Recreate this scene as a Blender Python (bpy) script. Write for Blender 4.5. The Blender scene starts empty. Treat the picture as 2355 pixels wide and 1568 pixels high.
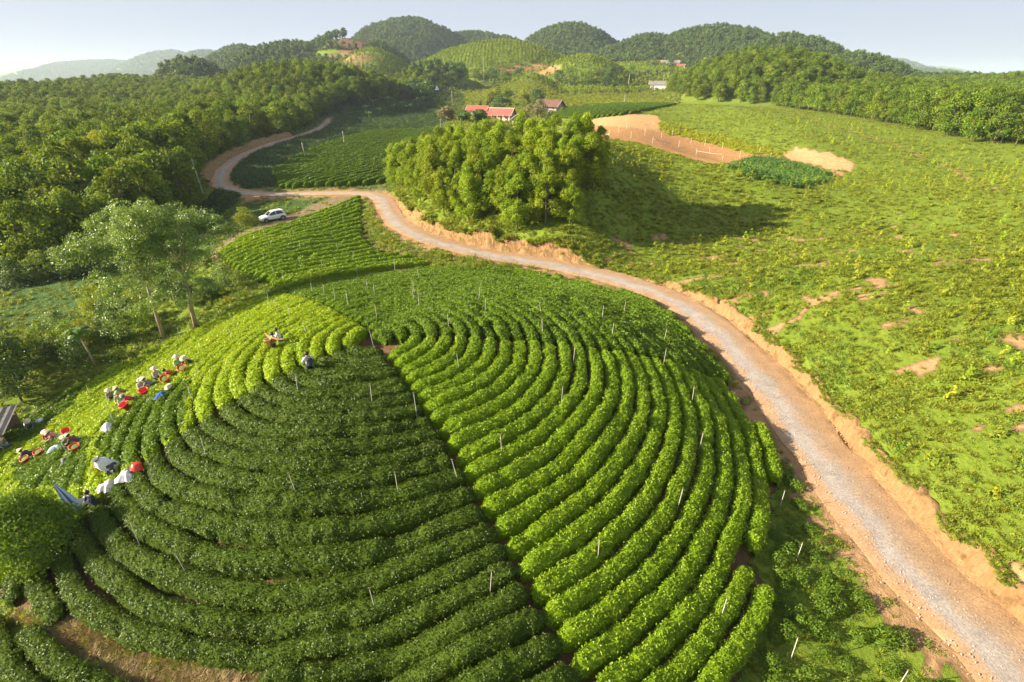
import bpy, bmesh, math, random
import numpy as np
from mathutils import Vector, Matrix

rng = np.random.default_rng(7)
random.seed(7)
R = math.radians
SC = bpy.context.scene
COL = SC.collection

# ------------------------------------------------------------------ camera, sky, sun, exposure
CAM = np.array([0.0, 0.0, 22.0])          # a drone 20 m or so above the tea hill
PITCH = R(26.7)
FPX, CX, CY = 1180.0, 1177.0, 784.0       # survey units: photograph scaled to 2354 x 1568
cam_d = bpy.data.cameras.new('camera'); cam = bpy.data.objects.new('camera', cam_d); COL.objects.link(cam)
cam.location = CAM; cam.rotation_euler = (math.pi/2 - PITCH, 0, 0)
cam_d.sensor_width = 36.0; cam_d.lens = 36.0*FPX/2354.0
cam_d.clip_start = 0.1; cam_d.clip_end = 20000
SC.camera = cam

SUN_EL, SUN_AZ = R(22.5), R(188)            # azimuth of the sun measured from +X towards +Y: left, a little behind the camera
sun_dir = Vector((math.cos(SUN_EL)*math.cos(SUN_AZ), math.cos(SUN_EL)*math.sin(SUN_AZ), math.sin(SUN_EL)))
world = bpy.data.worlds.new('World'); SC.world = world; world.use_nodes = True
wn, wl = world.node_tree.nodes, world.node_tree.links
bgn = wn['Background']
sky = wn.new('ShaderNodeTexSky'); sky.sky_type = 'NISHITA'; sky.sun_disc = False
sky.sun_elevation = SUN_EL; sky.sun_rotation = math.atan2(sun_dir.x, sun_dir.y)
sky.altitude = 200; sky.air_density = 1.0; sky.dust_density = 3.0; sky.ozone_density = 1.5
# thin high cloud veil over the whole dome
tcw = wn.new('ShaderNodeTexCoord'); mpw = wn.new('ShaderNodeMapping'); mpw.inputs['Scale'].default_value = (1.2, 1.2, 6.0)
nzw = wn.new('ShaderNodeTexNoise'); nzw.inputs['Scale'].default_value = 2.2; nzw.inputs['Detail'].default_value = 5; nzw.inputs['Roughness'].default_value = .55
rpw = wn.new('ShaderNodeMapRange'); rpw.inputs['From Min'].default_value = .3; rpw.inputs['From Max'].default_value = .75
rpw.inputs['To Min'].default_value = .84; rpw.inputs['To Max'].default_value = .94
mxw = wn.new('ShaderNodeMix'); mxw.data_type = 'RGBA'
mxw.inputs['B'].default_value = (3.4, 3.72, 4.6, 1)
wl.new(tcw.outputs['Generated'], mpw.inputs['Vector']); wl.new(mpw.outputs['Vector'], nzw.inputs['Vector'])
wl.new(nzw.outputs['Fac'], rpw.inputs['Value']); wl.new(rpw.outputs['Result'], mxw.inputs['Factor'])
wl.new(sky.outputs['Color'], mxw.inputs['A']); wl.new(mxw.outputs['Result'], bgn.inputs['Color'])
bgn.inputs['Strength'].default_value = 0.050
sl = bpy.data.lights.new('sun', 'SUN'); sl.energy = 5.0; sl.angle = R(0.6); sl.color = (1.0, .88, .68)
so = bpy.data.objects.new('sun', sl); COL.objects.link(so)
so.rotation_euler = sun_dir.to_track_quat('Z', 'Y').to_euler()
SC.view_settings.view_transform = 'Standard'; SC.view_settings.look = 'None'
SC.view_settings.exposure = 1.78; SC.view_settings.gamma = 1.0
SC.cycles.max_bounces = 5; SC.cycles.diffuse_bounces = 2; SC.cycles.glossy_bounces = 2
SC.cycles.transmission_bounces = 4; SC.cycles.volume_bounces = 1; SC.cycles.transparent_max_bounces = 6
SC.cycles.use_denoising = True

# ------------------------------------------------------------------ small helpers
def tag(o, label=None, cat=None, group=None, kind=None):
    if label: o['label'] = label
    if cat: o['category'] = cat
    if group: o['group'] = group
    if kind: o['kind'] = kind
    return o
def link(o, parent=None):
    COL.objects.link(o)
    if parent is not None: o.parent = parent
    return o
def empty(name, loc=(0, 0, 0), rz=0):
    o = bpy.data.objects.new(name, None); o.location = [float(v) for v in loc]; o.rotation_euler = (0, 0, rz)
    return link(o)
def np_mesh(name, verts, faces, mat=None, smooth=False, attrs=None):
    """verts Nx3, faces Mx4 or Mx3 (numpy)"""
    me = bpy.data.meshes.new(name)
    verts = np.asarray(verts, np.float32); faces = np.asarray(faces, np.int32)
    n, k = faces.shape
    me.vertices.add(len(verts)); me.vertices.foreach_set('co', verts.ravel())
    me.loops.add(n*k); me.loops.foreach_set('vertex_index', faces.ravel())
    me.polygons.add(n); me.polygons.foreach_set('loop_start', np.arange(0, n*k, k, dtype=np.int32))
    me.polygons.foreach_set('use_smooth', np.full(n, smooth))
    for an, (typ, arr) in (attrs or {}).items():
        at_ = me.attributes.new(an, typ, 'POINT')
        at_.data.foreach_set('color' if 'COLOR' in typ else 'value', np.asarray(arr, np.float32).ravel())
    if mat: me.materials.append(mat)
    me.update(calc_edges=True); me.validate()
    return me
def mobj(name, me, parent=None, loc=None, rz=None):
    o = bpy.data.objects.new(name, me)
    if loc is not None: o.location = [float(v) for v in loc]
    if rz is not None: o.rotation_euler = (0, 0, rz)
    return link(o, parent)
class MB:
    """collects boxes, tubes and profiles into one mesh"""
    def __init__(s): s.v = []; s.f = []
    def add(s, vs, fs):
        b = len(s.v); s.v += [tuple(map(float, q)) for q in vs]; s.f += [tuple(i+b for i in q) for q in fs]; return s
    def box(s, c, d, rz=0, tilt=None):
        M = Matrix.Rotation(rz, 3, 'Z')
        if tilt is not None: M = M @ tilt
        vs = [Vector(c) + M @ Vector((sx*d[0]/2, sy*d[1]/2, sz*d[2]/2)) for sx in (-1, 1) for sy in (-1, 1) for sz in (-1, 1)]
        return s.add(vs, [(0, 1, 3, 2), (4, 6, 7, 5), (0, 4, 5, 1), (2, 3, 7, 6), (0, 2, 6, 4), (1, 5, 7, 3)])
    def tube(s, pts, rad, n=8, cap=True):
        pts = [Vector(p) for p in pts]
        rad = rad if hasattr(rad, '__len__') else [rad]*len(pts)
        rings = []
        for i, p in enumerate(pts):
            d = (pts[min(i+1, len(pts)-1)] - pts[max(i-1, 0)]).normalized()
            a = d.cross(Vector((0.31, .95, .1))).normalized(); b = d.cross(a)
            rings.append([p + rad[i]*(a*math.cos(t*2*math.pi/n) + b*math.sin(t*2*math.pi/n)) for t in range(n)])
        vs = [q for r in rings for q in r]
        fs = [(i*n+j, i*n+(j+1) % n, (i+1)*n+(j+1) % n, (i+1)*n+j) for i in range(len(pts)-1) for j in range(n)]
        if cap: fs += [tuple(range(n))[::-1], tuple(range((len(pts)-1)*n, len(pts)*n))]
        return s.add(vs, fs)
    def lathe(s, prof, n=16, c=(0, 0, 0)):
        vs = [(c[0]+r*math.cos(t*2*math.pi/n), c[1]+r*math.sin(t*2*math.pi/n), c[2]+z) for r, z in prof for t in range(n)]
        fs = [(i*n+j, i*n+(j+1) % n, (i+1)*n+(j+1) % n, (i+1)*n+j) for i in range(len(prof)-1) for j in range(n)]
        return s.add(vs, fs)
    def mesh(s, name, mat, smooth=False):
        me = bpy.data.meshes.new(name); me.from_pydata(s.v, [], s.f); me.materials.append(mat)
        if smooth: me.polygons.foreach_set('use_smooth', [True]*len(me.polygons))
        me.validate(); me.update(); return me
    def obj(s, name, mat, parent=None, smooth=False, **kw): return mobj(name, s.mesh(name, mat, smooth), parent, **kw)
def pip(poly, x, y):
    """points in polygon, vectorised"""
    x = np.asarray(x, float); y = np.asarray(y, float); ins = np.zeros(x.shape, bool); n = len(poly)
    for i in range(n):
        x1, y1 = poly[i]; x2, y2 = poly[(i+1) % n]
        c = ((y1 > y) != (y2 > y))
        with np.errstate(divide='ignore', invalid='ignore'):
            ins ^= c & (x < (x2-x1)*(y-y1)/(y2-y1+1e-12)+x1)
    return ins
def hash2(i, j, s=0):
    h = np.sin(i*127.1 + j*311.7 + s*74.7)*43758.5453
    return h - np.floor(h)
def vnoise(x, y, s=0):
    x = np.asarray(x, float); y = np.asarray(y, float)
    i = np.floor(x); j = np.floor(y); fx = x-i; fy = y-j
    fx = fx*fx*(3-2*fx); fy = fy*fy*(3-2*fy)
    a = hash2(i, j, s); b = hash2(i+1, j, s); c = hash2(i, j+1, s); d = hash2(i+1, j+1, s)
    return (a*(1-fx)+b*fx)*(1-fy)+(c*(1-fx)+d*fx)*fy
def fbm(x, y, s=0, o=3):
    t = 0; a = .5; n = 0
    for k in range(o): t = t+a*vnoise(x*2**k, y*2**k, s+k*13); n += a; a *= .5
    return t/n
def sstep(a, b, x): t = np.clip((x-a)/(b-a), 0, 1); return t*t*(3-2*t)

# ------------------------------------------------------------------ materials
def new_mat(name):
    m = bpy.data.materials.new(name); m.use_nodes = True
    return m, m.node_tree.nodes, m.node_tree.links, m.node_tree.nodes['Principled BSDF']
def plain(name, c, rough=.6, metal=0, var=.12, scale=8.0, spec=.4, bump=0.0):
    """a paint, cloth or wood with some uneven tone and wear"""
    m, n, l, b = new_mat(name)
    b.inputs['Roughness'].default_value = rough; b.inputs['Metallic'].default_value = metal; b.inputs['Specular IOR Level'].default_value = spec
    tc = n.new('ShaderNodeTexCoord'); nz = n.new('ShaderNodeTexNoise'); nz.inputs['Scale'].default_value = scale; nz.inputs['Detail'].default_value = 4
    mr = n.new('ShaderNodeMapRange'); mr.inputs['To Min'].default_value = 1-var; mr.inputs['To Max'].default_value = 1+var
    mr.inputs['From Min'].default_value = .3; mr.inputs['From Max'].default_value = .7
    mx = n.new('ShaderNodeMix'); mx.data_type = 'RGBA'; mx.blend_type = 'MULTIPLY'; mx.inputs['Factor'].default_value = 1
    mx.inputs['A'].default_value = (*c, 1)
    l.new(tc.outputs['Object'], nz.inputs['Vector']); l.new(nz.outputs['Fac'], mr.inputs['Value'])
    l.new(mr.outputs['Result'], mx.inputs['B']); l.new(mx.outputs['Result'], b.inputs['Base Color'])
    if bump:
        bp = n.new('ShaderNodeBump'); bp.inputs['Strength'].default_value = bump; bp.inputs['Distance'].default_value = .05
        l.new(nz.outputs['Fac'], bp.inputs['Height']); l.new(bp.outputs['Normal'], b.inputs['Normal'])
    return m
def leaf_mat(name, c1, c2, rough=.5, transl=.3, spec=.35, tcol=None, objvar=.0):
    """foliage: colour between c1 and c2 by the per-leaf attribute 'tint'; light passes through the blades"""
    m, n, l, b = new_mat(name)
    at_ = n.new('ShaderNodeAttribute'); at_.attribute_name = 'tint'
    mx = n.new('ShaderNodeMix'); mx.data_type = 'RGBA'; mx.inputs['A'].default_value = (*c1, 1); mx.inputs['B'].default_value = (*c2, 1)
    l.new(at_.outputs['Fac'], mx.inputs['Factor']); out = mx.outputs['Result']
    if objvar:
        oi = n.new('ShaderNodeObjectInfo'); hs = n.new('ShaderNodeHueSaturation')
        mr = n.new('ShaderNodeMapRange'); mr.inputs['To Min'].default_value = .5-.035*objvar*2; mr.inputs['To Max'].default_value = .5+.02*objvar*2
        mr2 = n.new('ShaderNodeMapRange'); mr2.inputs['To Min'].default_value = 1-objvar; mr2.inputs['To Max'].default_value = 1+objvar
        ml = n.new('ShaderNodeMath'); ml.operation = 'MULTIPLY'; ml.inputs[1].default_value = 7.31
        fr = n.new('ShaderNodeMath'); fr.operation = 'FRACT'
        l.new(oi.outputs['Random'], mr.inputs['Value']); l.new(oi.outputs['Random'], ml.inputs[0]); l.new(ml.outputs[0], fr.inputs[0]); l.new(fr.outputs[0], mr2.inputs['Value'])
        l.new(mr.outputs['Result'], hs.inputs['Hue']); l.new(mr2.outputs['Result'], hs.inputs['Value']); l.new(out, hs.inputs['Color']); out = hs.outputs['Color']
    l.new(out, b.inputs['Base Color']); b.inputs['Roughness'].default_value = rough; b.inputs['Specular IOR Level'].default_value = spec
    tr = n.new('ShaderNodeBsdfTranslucent')
    hs2 = n.new('ShaderNodeHueSaturation'); hs2.inputs['Hue'].default_value = .478; hs2.inputs['Saturation'].default_value = 1.1; hs2.inputs['Value'].default_value = 1.5
    l.new(out, hs2.inputs['Color']); l.new(hs2.outputs['Color'], tr.inputs['Color'])
    ms = n.new('ShaderNodeMixShader'); ms.inputs['Fac'].default_value = transl
    l.new(b.outputs['BSDF'], ms.inputs[1]); l.new(tr.outputs['BSDF'], ms.inputs[2]); l.new(ms.outputs[0], n['Material Output'].inputs['Surface'])
    return m
def noise_col(n, l, scale, c1, c2, lo=.35, hi=.65, detail=4, rough=.55, vec=None):
    nz = n.new('ShaderNodeTexNoise'); nz.inputs['Scale'].default_value = scale; nz.inputs['Detail'].default_value = detail; nz.inputs['Roughness'].default_value = rough
    if vec is not None: l.new(vec, nz.inputs['Vector'])
    mr = n.new('ShaderNodeMapRange'); mr.inputs['From Min'].default_value = lo; mr.inputs['From Max'].default_value = hi
    l.new(nz.outputs['Fac'], mr.inputs['Value'])
    mx = n.new('ShaderNodeMix'); mx.data_type = 'RGBA'; mx.inputs['A'].default_value = (*c1, 1); mx.inputs['B'].default_value = (*c2, 1)
    l.new(mr.outputs['Result'], mx.inputs['Factor'])
    return mx.outputs['Result'], mr.outputs['Result'], nz.outputs['Fac']
def mixc(n, l, fac, a, b_):
    mx = n.new('ShaderNodeMix'); mx.data_type = 'RGBA'
    for k, v in (('Factor', fac), ('A', a), ('B', b_)):
        if isinstance(v, (tuple, list)): mx.inputs[k].default_value = (*v, 1)
        elif isinstance(v, (int, float)): mx.inputs[k].default_value = v
        else: l.new(v, mx.inputs[k])
    return mx.outputs['Result']

# ------------------------------------------------------------------ survey: rays of the photograph, terrain control points
cp, sp = math.cos(PITCH), math.sin(PITCH)
def rays(px, py):
    xr = (np.asarray(px, float)-CX)/FPX; yr = -(np.asarray(py, float)-CY)/FPX
    return np.stack([xr, cp+yr*sp, -sp+yr*cp], -1)        # one unit of camera depth
def project(X, Y, Z):
    X = np.asarray(X, float); dy = np.asarray(Y, float); dz = np.asarray(Z, float)-CAM[2]
    dep = dy*cp-dz*sp; up = dy*sp+dz*cp; dd = np.maximum(dep, .01)
    return CX+FPX*X/dd, CY-FPX*up/dd, dep
def at_z(px, py, z):
    d = rays(px, py); t = (z-CAM[2])/d[..., 2]
    return CAM + d*np.asarray(t)[..., None]
def at_d(px, py, dep): return CAM + rays(px, py)*np.asarray(dep, float)[..., None]

SUM = np.array([-9.2, 31.2])                       # summit of the tea dome
def tea_k(th):                                     # how steeply the dome falls in each direction
    a = np.array([-110, -90, -58, 0, 60, 90, 127, 160, 180, 200, 225, 250]); k = np.array([.0100, .0082, .0078, .0070, .0062, .0060, .0070, .0135, .0148, .0160, .0145, .0112])
    return np.interp((th+110) % 360-110, a, k)
ctrl = [(SUM[0], SUM[1], 6.0)]
for th in range(-110, 250, 20):
    for r in ((7, 14, 21) if -75 < th < 130 else (7, 14, 21, 27)):
        ctrl.append((SUM[0]+r*math.cos(R(th)), SUM[1]+r*math.sin(R(th)), 6.0-tea_k(th)*r*r))
ROADPX = [(2420, 1640, 1.2), (2354, 1545, 1.2), (2230, 1435, 1.2), (2135, 1340, 1.2), (1990, 1170, 1.2), (1870, 1010, 1.2), (1790, 905, 1.2), (1715, 820, 1.2), (1640, 745, 1.2), (1555, 690, 1.2), (1460, 652, 1.25), (1350, 624, 1.35), (1250, 603, 1.5),
          (1160, 590, 1.6), (1070, 572, 1.8), (985, 548, 2.1), (925, 518, 2.4), (897, 487, 2.6), (885, 462, 2.8), (862, 447, 2.8), (815, 443, 2.75), (740, 444, 2.6), (650, 446, 2.4), (580, 444, 2.3), (535, 436, 2.2), (513, 424, 2.2), (512, 405, 2.4),
          (528, 380, 2.8), (560, 358, 3.2), (605, 338, 3.6), (660, 320, 4.0), (710, 306, 4.3), (745, 290, 4.8), (760, 274, 5.6)]
zpts = ROADPX + [(640, 670, 1.0), (990, 612, 1.4), (520, 590, .8), (560, 555, 1.0), (700, 560, 1.6), (830, 465, 2.6), (628, 507, 1.0), (560, 480, .6), (700, 470, 1.5), (620, 462, 1.2), (760, 475, 1.8),
        (630, 428, 2.3), (760, 372, 3.0), (895, 405, 3.1), (1000, 312, 4.2), (850, 312, 4.2), (650, 390, 2.4), (960, 295, 4.0), (860, 272, 5.0),
        (1830, 830, 2.3), (2130, 1230, 1.75), (2320, 1450, 1.7), (1575, 655, 1.9), (1960, 1000, 2.1), (2040, 1100, 1.95),
        (2100, 430, 4.4), (2354, 560, 5.0), (2100, 560, 5.0), (1960, 525, 2.2), (1800, 570, 2.4), (2000, 700, 5.2), (2354, 800, 6.4), (1700, 640, 2.9), (1900, 800, 3.3), (2100, 950, 3.5), (2354, 1100, 3.9), (2354, 1350, 2.4),
        (1250, 572, 2.8), (1100, 545, 3.6), (975, 490, 4.2), (915, 440, 4.0), (1100, 430, 7.9), (1000, 400, 7.4), (1300, 400, 10.4), (1500, 450, 5.2), (1700, 500, 2.2), (1900, 460, 3.6), (1450, 560, 2.4), (1700, 560, 1.9), (1400, 600, 1.7),
        (1760, 1000, 1.0), (1830, 1150, 1.0), (1900, 1300, 1.0), (2050, 1480, 1.0), (1750, 1450, 1.2), (1850, 1568, 1.0), (1600, 1568, 1.3),
        (200, 800, -4.0), (0, 800, -6.0), (100, 680, -4.6), (350, 650, -3.0), (240, 610, -3.4), (0, 640, -4.8), (480, 480, -.3), (450, 600, -1.0), (480, 555, .1), (560, 500, .5), (400, 700, -2.0), (600, 690, .9),
        (100, 1430, .4), (330, 1500, 1.0), (0, 1500, -.2), (250, 1568, .6), (600, 1568, 1.2), (900, 1600, 1.4)]
for px, py, z in zpts: ctrl.append((*at_z(px, py, z)[:2], z))
for px, py, d in [(1380, 330, 101), (1200, 332, 110), (1050, 350, 125), (1700, 386, 102), (1340, 290, 185), (1550, 320, 160), (1780, 368, 135), (1690, 384, 128), (1830, 402, 118), (1900, 420, 112),
                  (1440, 263, 192), (1520, 277, 182), (1575, 300, 172), (1700, 335, 155), (1870, 341, 143), (1960, 378, 132), (1850, 371, 138), (1700, 246, 215), (2000, 292, 180), (2200, 332, 150), (2354, 382, 130), (1540, 242, 250),
                  (1000, 240, 340), (1160, 279, 250), (1240, 287, 235), (1100, 292, 200), (1000, 206, 430), (1150, 197, 470), (1300, 217, 400), (1450, 227, 370), (1513, 203, 430), (1210, 168, 500), (1535, 148, 600), (850, 215, 420), (1350, 190, 480)]:
    ctrl.append(tuple(at_d(px, py, d)))
ctrl += [(0, -25, 2), (18, -25, 1.2), (-30, -25, -1), (55, -15, 8), (62, 30, 9), (85, 60, 10), (-75, 20, -6), (-60, -5, -4), (-80, 90, -1), (-110, 120, 1), (-125, 160, 3), (-60, 85, -2.2), (-160, 110, 0), (-150, 165, 2), (-210, 150, 2),
         (-100, 185, 4.5), (-120, 230, 5), (-170, 230, 3), (-260, 250, 3), (150, 120, 8), (200, 200, 8), (220, 100, 12), (-140, 60, -3), (-95, 75, -3.5)]
for a in range(-80, 81, 20):
    for r, z in ((700, 20), (1500, 14), (4000, 6), (8000, 0)): ctrl.append((r*math.sin(R(a)), r*math.cos(R(a)), z if abs(a) < 50 or r > 700 else 12))
for x, y in ((-300, -35), (300, -35), (-2000, -35), (2000, -35)): ctrl.append((x, y, 3))
ctrl = np.array(ctrl, float)
W_ = 40.0
def wp(X, Y): return np.stack([np.arcsinh(np.asarray(X)/W_), np.arcsinh(np.asarray(Y)/W_)], -1)
U = wp(ctrl[:, 0], ctrl[:, 1])
def tps(r2): return .5*r2*np.log(r2+1e-12)
K = tps(((U[:, None]-U[None])**2).sum(-1)) + np.eye(len(U))*8e-4
Pm = np.c_[np.ones(len(U)), U]
A = np.block([[K, Pm], [Pm.T, np.zeros((3, 3))]])
co = np.linalg.solve(A, np.r_[ctrl[:, 2], 0, 0, 0])
def base_z(X, Y):
    sh = X.shape; X = X.ravel(); Y = Y.ravel(); out = np.empty(len(X))
    for i in range(0, len(X), 20000):
        u = wp(X[i:i+20000], Y[i:i+20000])
        out[i:i+20000] = tps(((u[:, None]-U[None])**2).sum(-1))@co[:-3] + co[-3] + u@co[-2:]
    return out.reshape(sh)
# hills beyond the valley: px, py of the crest, depth, half width px, half depth m, canopy height
HILLS = [(700, 142, 310, 330, 95, 10), (20, 190, 290, 300, 70, 12), (430, 130, 480, 140, 80, 9), (800, 72, 640, 190, 130, 9), (660, 92, 640, 190, 120, 9), (935, 39, 1000, 230, 240, 10), (1090, 72, 1040, 260, 200, 9), (1310, 50, 900, 185, 170, 9),
         (1150, 88, 570, 290, 135, 4), (1345, 122, 480, 190, 90, 4), (1650, 54, 740, 270, 170, 10), (1490, 76, 760, 190, 150, 9), (1820, 78, 650, 220, 150, 9), (1960, 122, 540, 190, 120, 9), (1770, 120, 335, 300, 95, 7), (2000, 175, 300, 260, 70, 9),
         (2380, 172, 360, 260, 90, 9), (2180, 178, 520, 200, 100, 9), (250, 140, 4300, 220, 900, 8), (390, 118, 3600, 130, 700, 8), (475, 118, 2600, 110, 500, 8), (560, 104, 900, 150, 200, 9), (150, 165, 4600, 200, 900, 8), (2040, 136, 3600, 120, 700, 8), (2150, 150, 5000, 120, 900, 8), (2100, 160, 2500, 150, 500, 8),
         (850, 112, 520, 150, 100, 1), (1010, 145, 440, 180, 60, 6)]
hills = []
for px, py, d, hw, ry, hc in HILLS:
    p = at_d(px, py, d); hills.append((p[0], p[1], p[2]-hc, hw*d/FPX*1.05, ry))
def hill_z(X, Y, z):
    for cx, cy, zp, rx, ry in hills:
        z0 = 12.0
        a = math.atan2(cx, cy); c, s = math.cos(a), math.sin(a)
        dx = X-cx; dy = Y-cy; u = (dx*c-dy*s)/rx; v = (dx*s+dy*c)/ry
        n1 = .16*(fbm(X/(rx*.55)+cx, Y/(rx*.55), 3)-.5)
        q = np.sqrt(u*u+v*v)*(1+n1*2)
        h = z0-25+(zp-z0+25)*np.where(q < 1.6, .5+.5*np.cos(np.clip(q, 0, 1.6)/1.6*math.pi), 0)
        k = 3.0
        m = np.maximum(z, h); dlt = np.abs(z-h)
        z = m + np.where(dlt < k*4, k*np.exp(-dlt/k)*.25, 0)
    return z
# the road's centre line in plan
def catmull(P, n=8):
    P = np.asarray(P, float); Q = np.vstack([2*P[0]-P[1], P, 2*P[-1]-P[-2]]); out = []
    for i in range(1, len(Q)-2):
        for t in np.linspace(0, 1, n, endpoint=False):
            a, b, c, d = Q[i-1], Q[i], Q[i+1], Q[i+2]
            out.append(.5*(2*b+(c-a)*t+(2*a-5*b+4*c-d)*t*t+(3*b-a-3*c+d)*t**3))
    return np.array(out+[P[-1]])
def resample(P, step):
    s = np.r_[0, np.cumsum(np.linalg.norm(np.diff(P[:, :2], axis=0), axis=1))]
    t = np.arange(0, s[-1], step)
    return np.stack([np.interp(t, s, P[:, k]) for k in range(P.shape[1])], -1)
road_c = np.array([np.r_[at_z(a, b, z)[:2], z] for a, b, z in ROADPX])
road_c = np.vstack([[road_c[0, 0]-.5, -30, 1.2], road_c])
road_c = resample(catmull(road_c), .5)
for _ in range(30): road_c[1:-1] = .25*road_c[:-2]+.5*road_c[1:-1]+.25*road_c[2:]
def polydist(P, X, Y, rad):
    """signed distance (right positive) and index of the nearest point of a polyline, inf outside rad"""
    sd = np.full(X.shape, 1e9); idx = np.zeros(X.shape, int)
    m = (X > P[:, 0].min()-rad) & (X < P[:, 0].max()+rad) & (Y > P[:, 1].min()-rad) & (Y < P[:, 1].max()+rad)
    ii = np.nonzero(m.ravel())[0]; xf = X.ravel()[ii]; yf = Y.ravel()[ii]
    T = np.gradient(P[:, :2], axis=0); T /= np.linalg.norm(T, axis=1)[:, None]
    S = sd.ravel(); I = idx.ravel()
    for k in range(0, len(ii), 8000):
        dx = xf[k:k+8000, None]-P[None, ::2, 0]; dy = yf[k:k+8000, None]-P[None, ::2, 1]
        j = (dx*dx+dy*dy).argmin(1)*2
        ex = xf[k:k+8000]-P[j, 0]; ey = yf[k:k+8000]-P[j, 1]
        sg = np.sign(ex*T[j, 1]-ey*T[j, 0]); n_ = np.abs(ex*T[j, 1]-ey*T[j, 0])
        d = np.sqrt(ex*ex+ey*ey); S[ii[k:k+8000]] = sg*np.where(d > n_+1.5, d, n_); I[ii[k:k+8000]] = j
    return S.reshape(X.shape), I.reshape(X.shape)
HW = 1.95
def full_z(X, Y):
    z = base_z(X, Y)
    far = np.hypot(X, Y)
    z = hill_z(X, Y, z)
    z = z + (fbm(X/2.3, Y/2.3, 5)-.5)*.35*sstep(8, 20, far) + (fbm(X/45, Y/45, 9)-.5)*9*sstep(380, 800, far)
    sd, ix = polydist(road_c, X, Y, 14)
    rz = road_c[ix, 2]
    w = np.where(sd > 0, sstep(HW+.2, HW+.95, sd), sstep(HW+.2, HW+4.5, -sd))
    ditch = -.16*np.exp(-((sd-HW-.2)/.22)**2)
    return np.where(np.abs(sd) < 13, rz*(1-w)+z*w-.05*(1-w)+ditch, z), sd
STP = .0152
ux = np.arange(-math.asinh(5500/W_), math.asinh(5500/W_), STP); gx = W_*np.sinh(ux)
vy = np.arange(math.asinh(-36/W_), math.asinh(7500/W_), STP); gy = W_*np.sinh(vy)
GX, GY = np.meshgrid(gx, gy)
GZ, GSD = full_z(GX, GY)
def gz(X, Y):
    X = np.asarray(X, float); Y = np.asarray(Y, float)
    fu = np.clip((np.arcsinh(X/W_)-ux[0])/STP, 0, len(ux)-1.001); fv = np.clip((np.arcsinh(Y/W_)-vy[0])/STP, 0, len(vy)-1.001)
    i = fu.astype(int); j = fv.astype(int)
    a = np.clip((X-gx[i])/(gx[i+1]-gx[i]), 0, 1); b = np.clip((Y-gy[j])/(gy[j+1]-gy[j]), 0, 1)
    return (GZ[j, i]*(1-a)+GZ[j, i+1]*a)*(1-b)+(GZ[j+1, i]*(1-a)+GZ[j+1, i+1]*a)*b
TD = np.geomspace(9, 3500, 1400)
def ground(px, py, h=0.0):
    """where the sight line through a point of the photograph meets the terrain (raised by h); the point on the ground"""
    px = np.atleast_1d(np.asarray(px, float)); py = np.atleast_1d(np.asarray(py, float)); out = []
    for a, b in zip(px, py):
        P = CAM+rays(a, b)*TD[:, None]
        below = P[:, 2] < gz(P[:, 0], P[:, 1])+h
        k = int(below.argmax()) if below.any() else len(TD)-1
        k = max(k, 1); lo, hi = TD[k-1], TD[k]
        for _ in range(12):
            m = .5*(lo+hi); q = CAM+rays(a, b)*m
            if q[2] < gz(q[0], q[1])+h: hi = m
            else: lo = m
        q = CAM+rays(a, b)*hi; out.append((q[0], q[1], float(gz(q[0], q[1]))))
    return np.array(out)
def g1(px, py, h=0.0): return ground([px], [py], h)[0]
# ------------------------------------------------------------------ zones of the land (outlines surveyed in the photograph)
DOME = [(-90, 1120), (-40, 1040), (60, 962), (230, 868), (420, 775), (600, 690), (700, 664), (850, 640), (1000, 618), (1150, 618), (1290, 642), (1430, 674), (1520, 708), (1590, 765), (1640, 832), (1690, 895), (1750, 975), (1788, 1050), (1780, 1180), (1715, 1295), (1768, 1345), (1738, 1450), (1690, 1568), (1660, 1720), (640, 1720), (640, 1590), (480, 1535), (330, 1482), (90, 1422), (-60, 1330)]
FIELD2 = [(832, 452), (838, 545), (870, 575), (940, 585), (998, 605), (985, 624), (840, 652), (640, 674), (600, 642), (560, 640), (495, 590), (545, 552), (640, 522), (760, 482)]
FIELD3 = [(622, 395), (700, 350), (790, 318), (870, 299), (1040, 298), (1005, 328), (950, 350), (915, 385), (895, 420), (800, 427), (640, 434)]
STRIP4 = [(1270, 270), (1300, 252), (1400, 244), (1520, 236), (1555, 240), (1440, 263), (1340, 274)]
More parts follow.
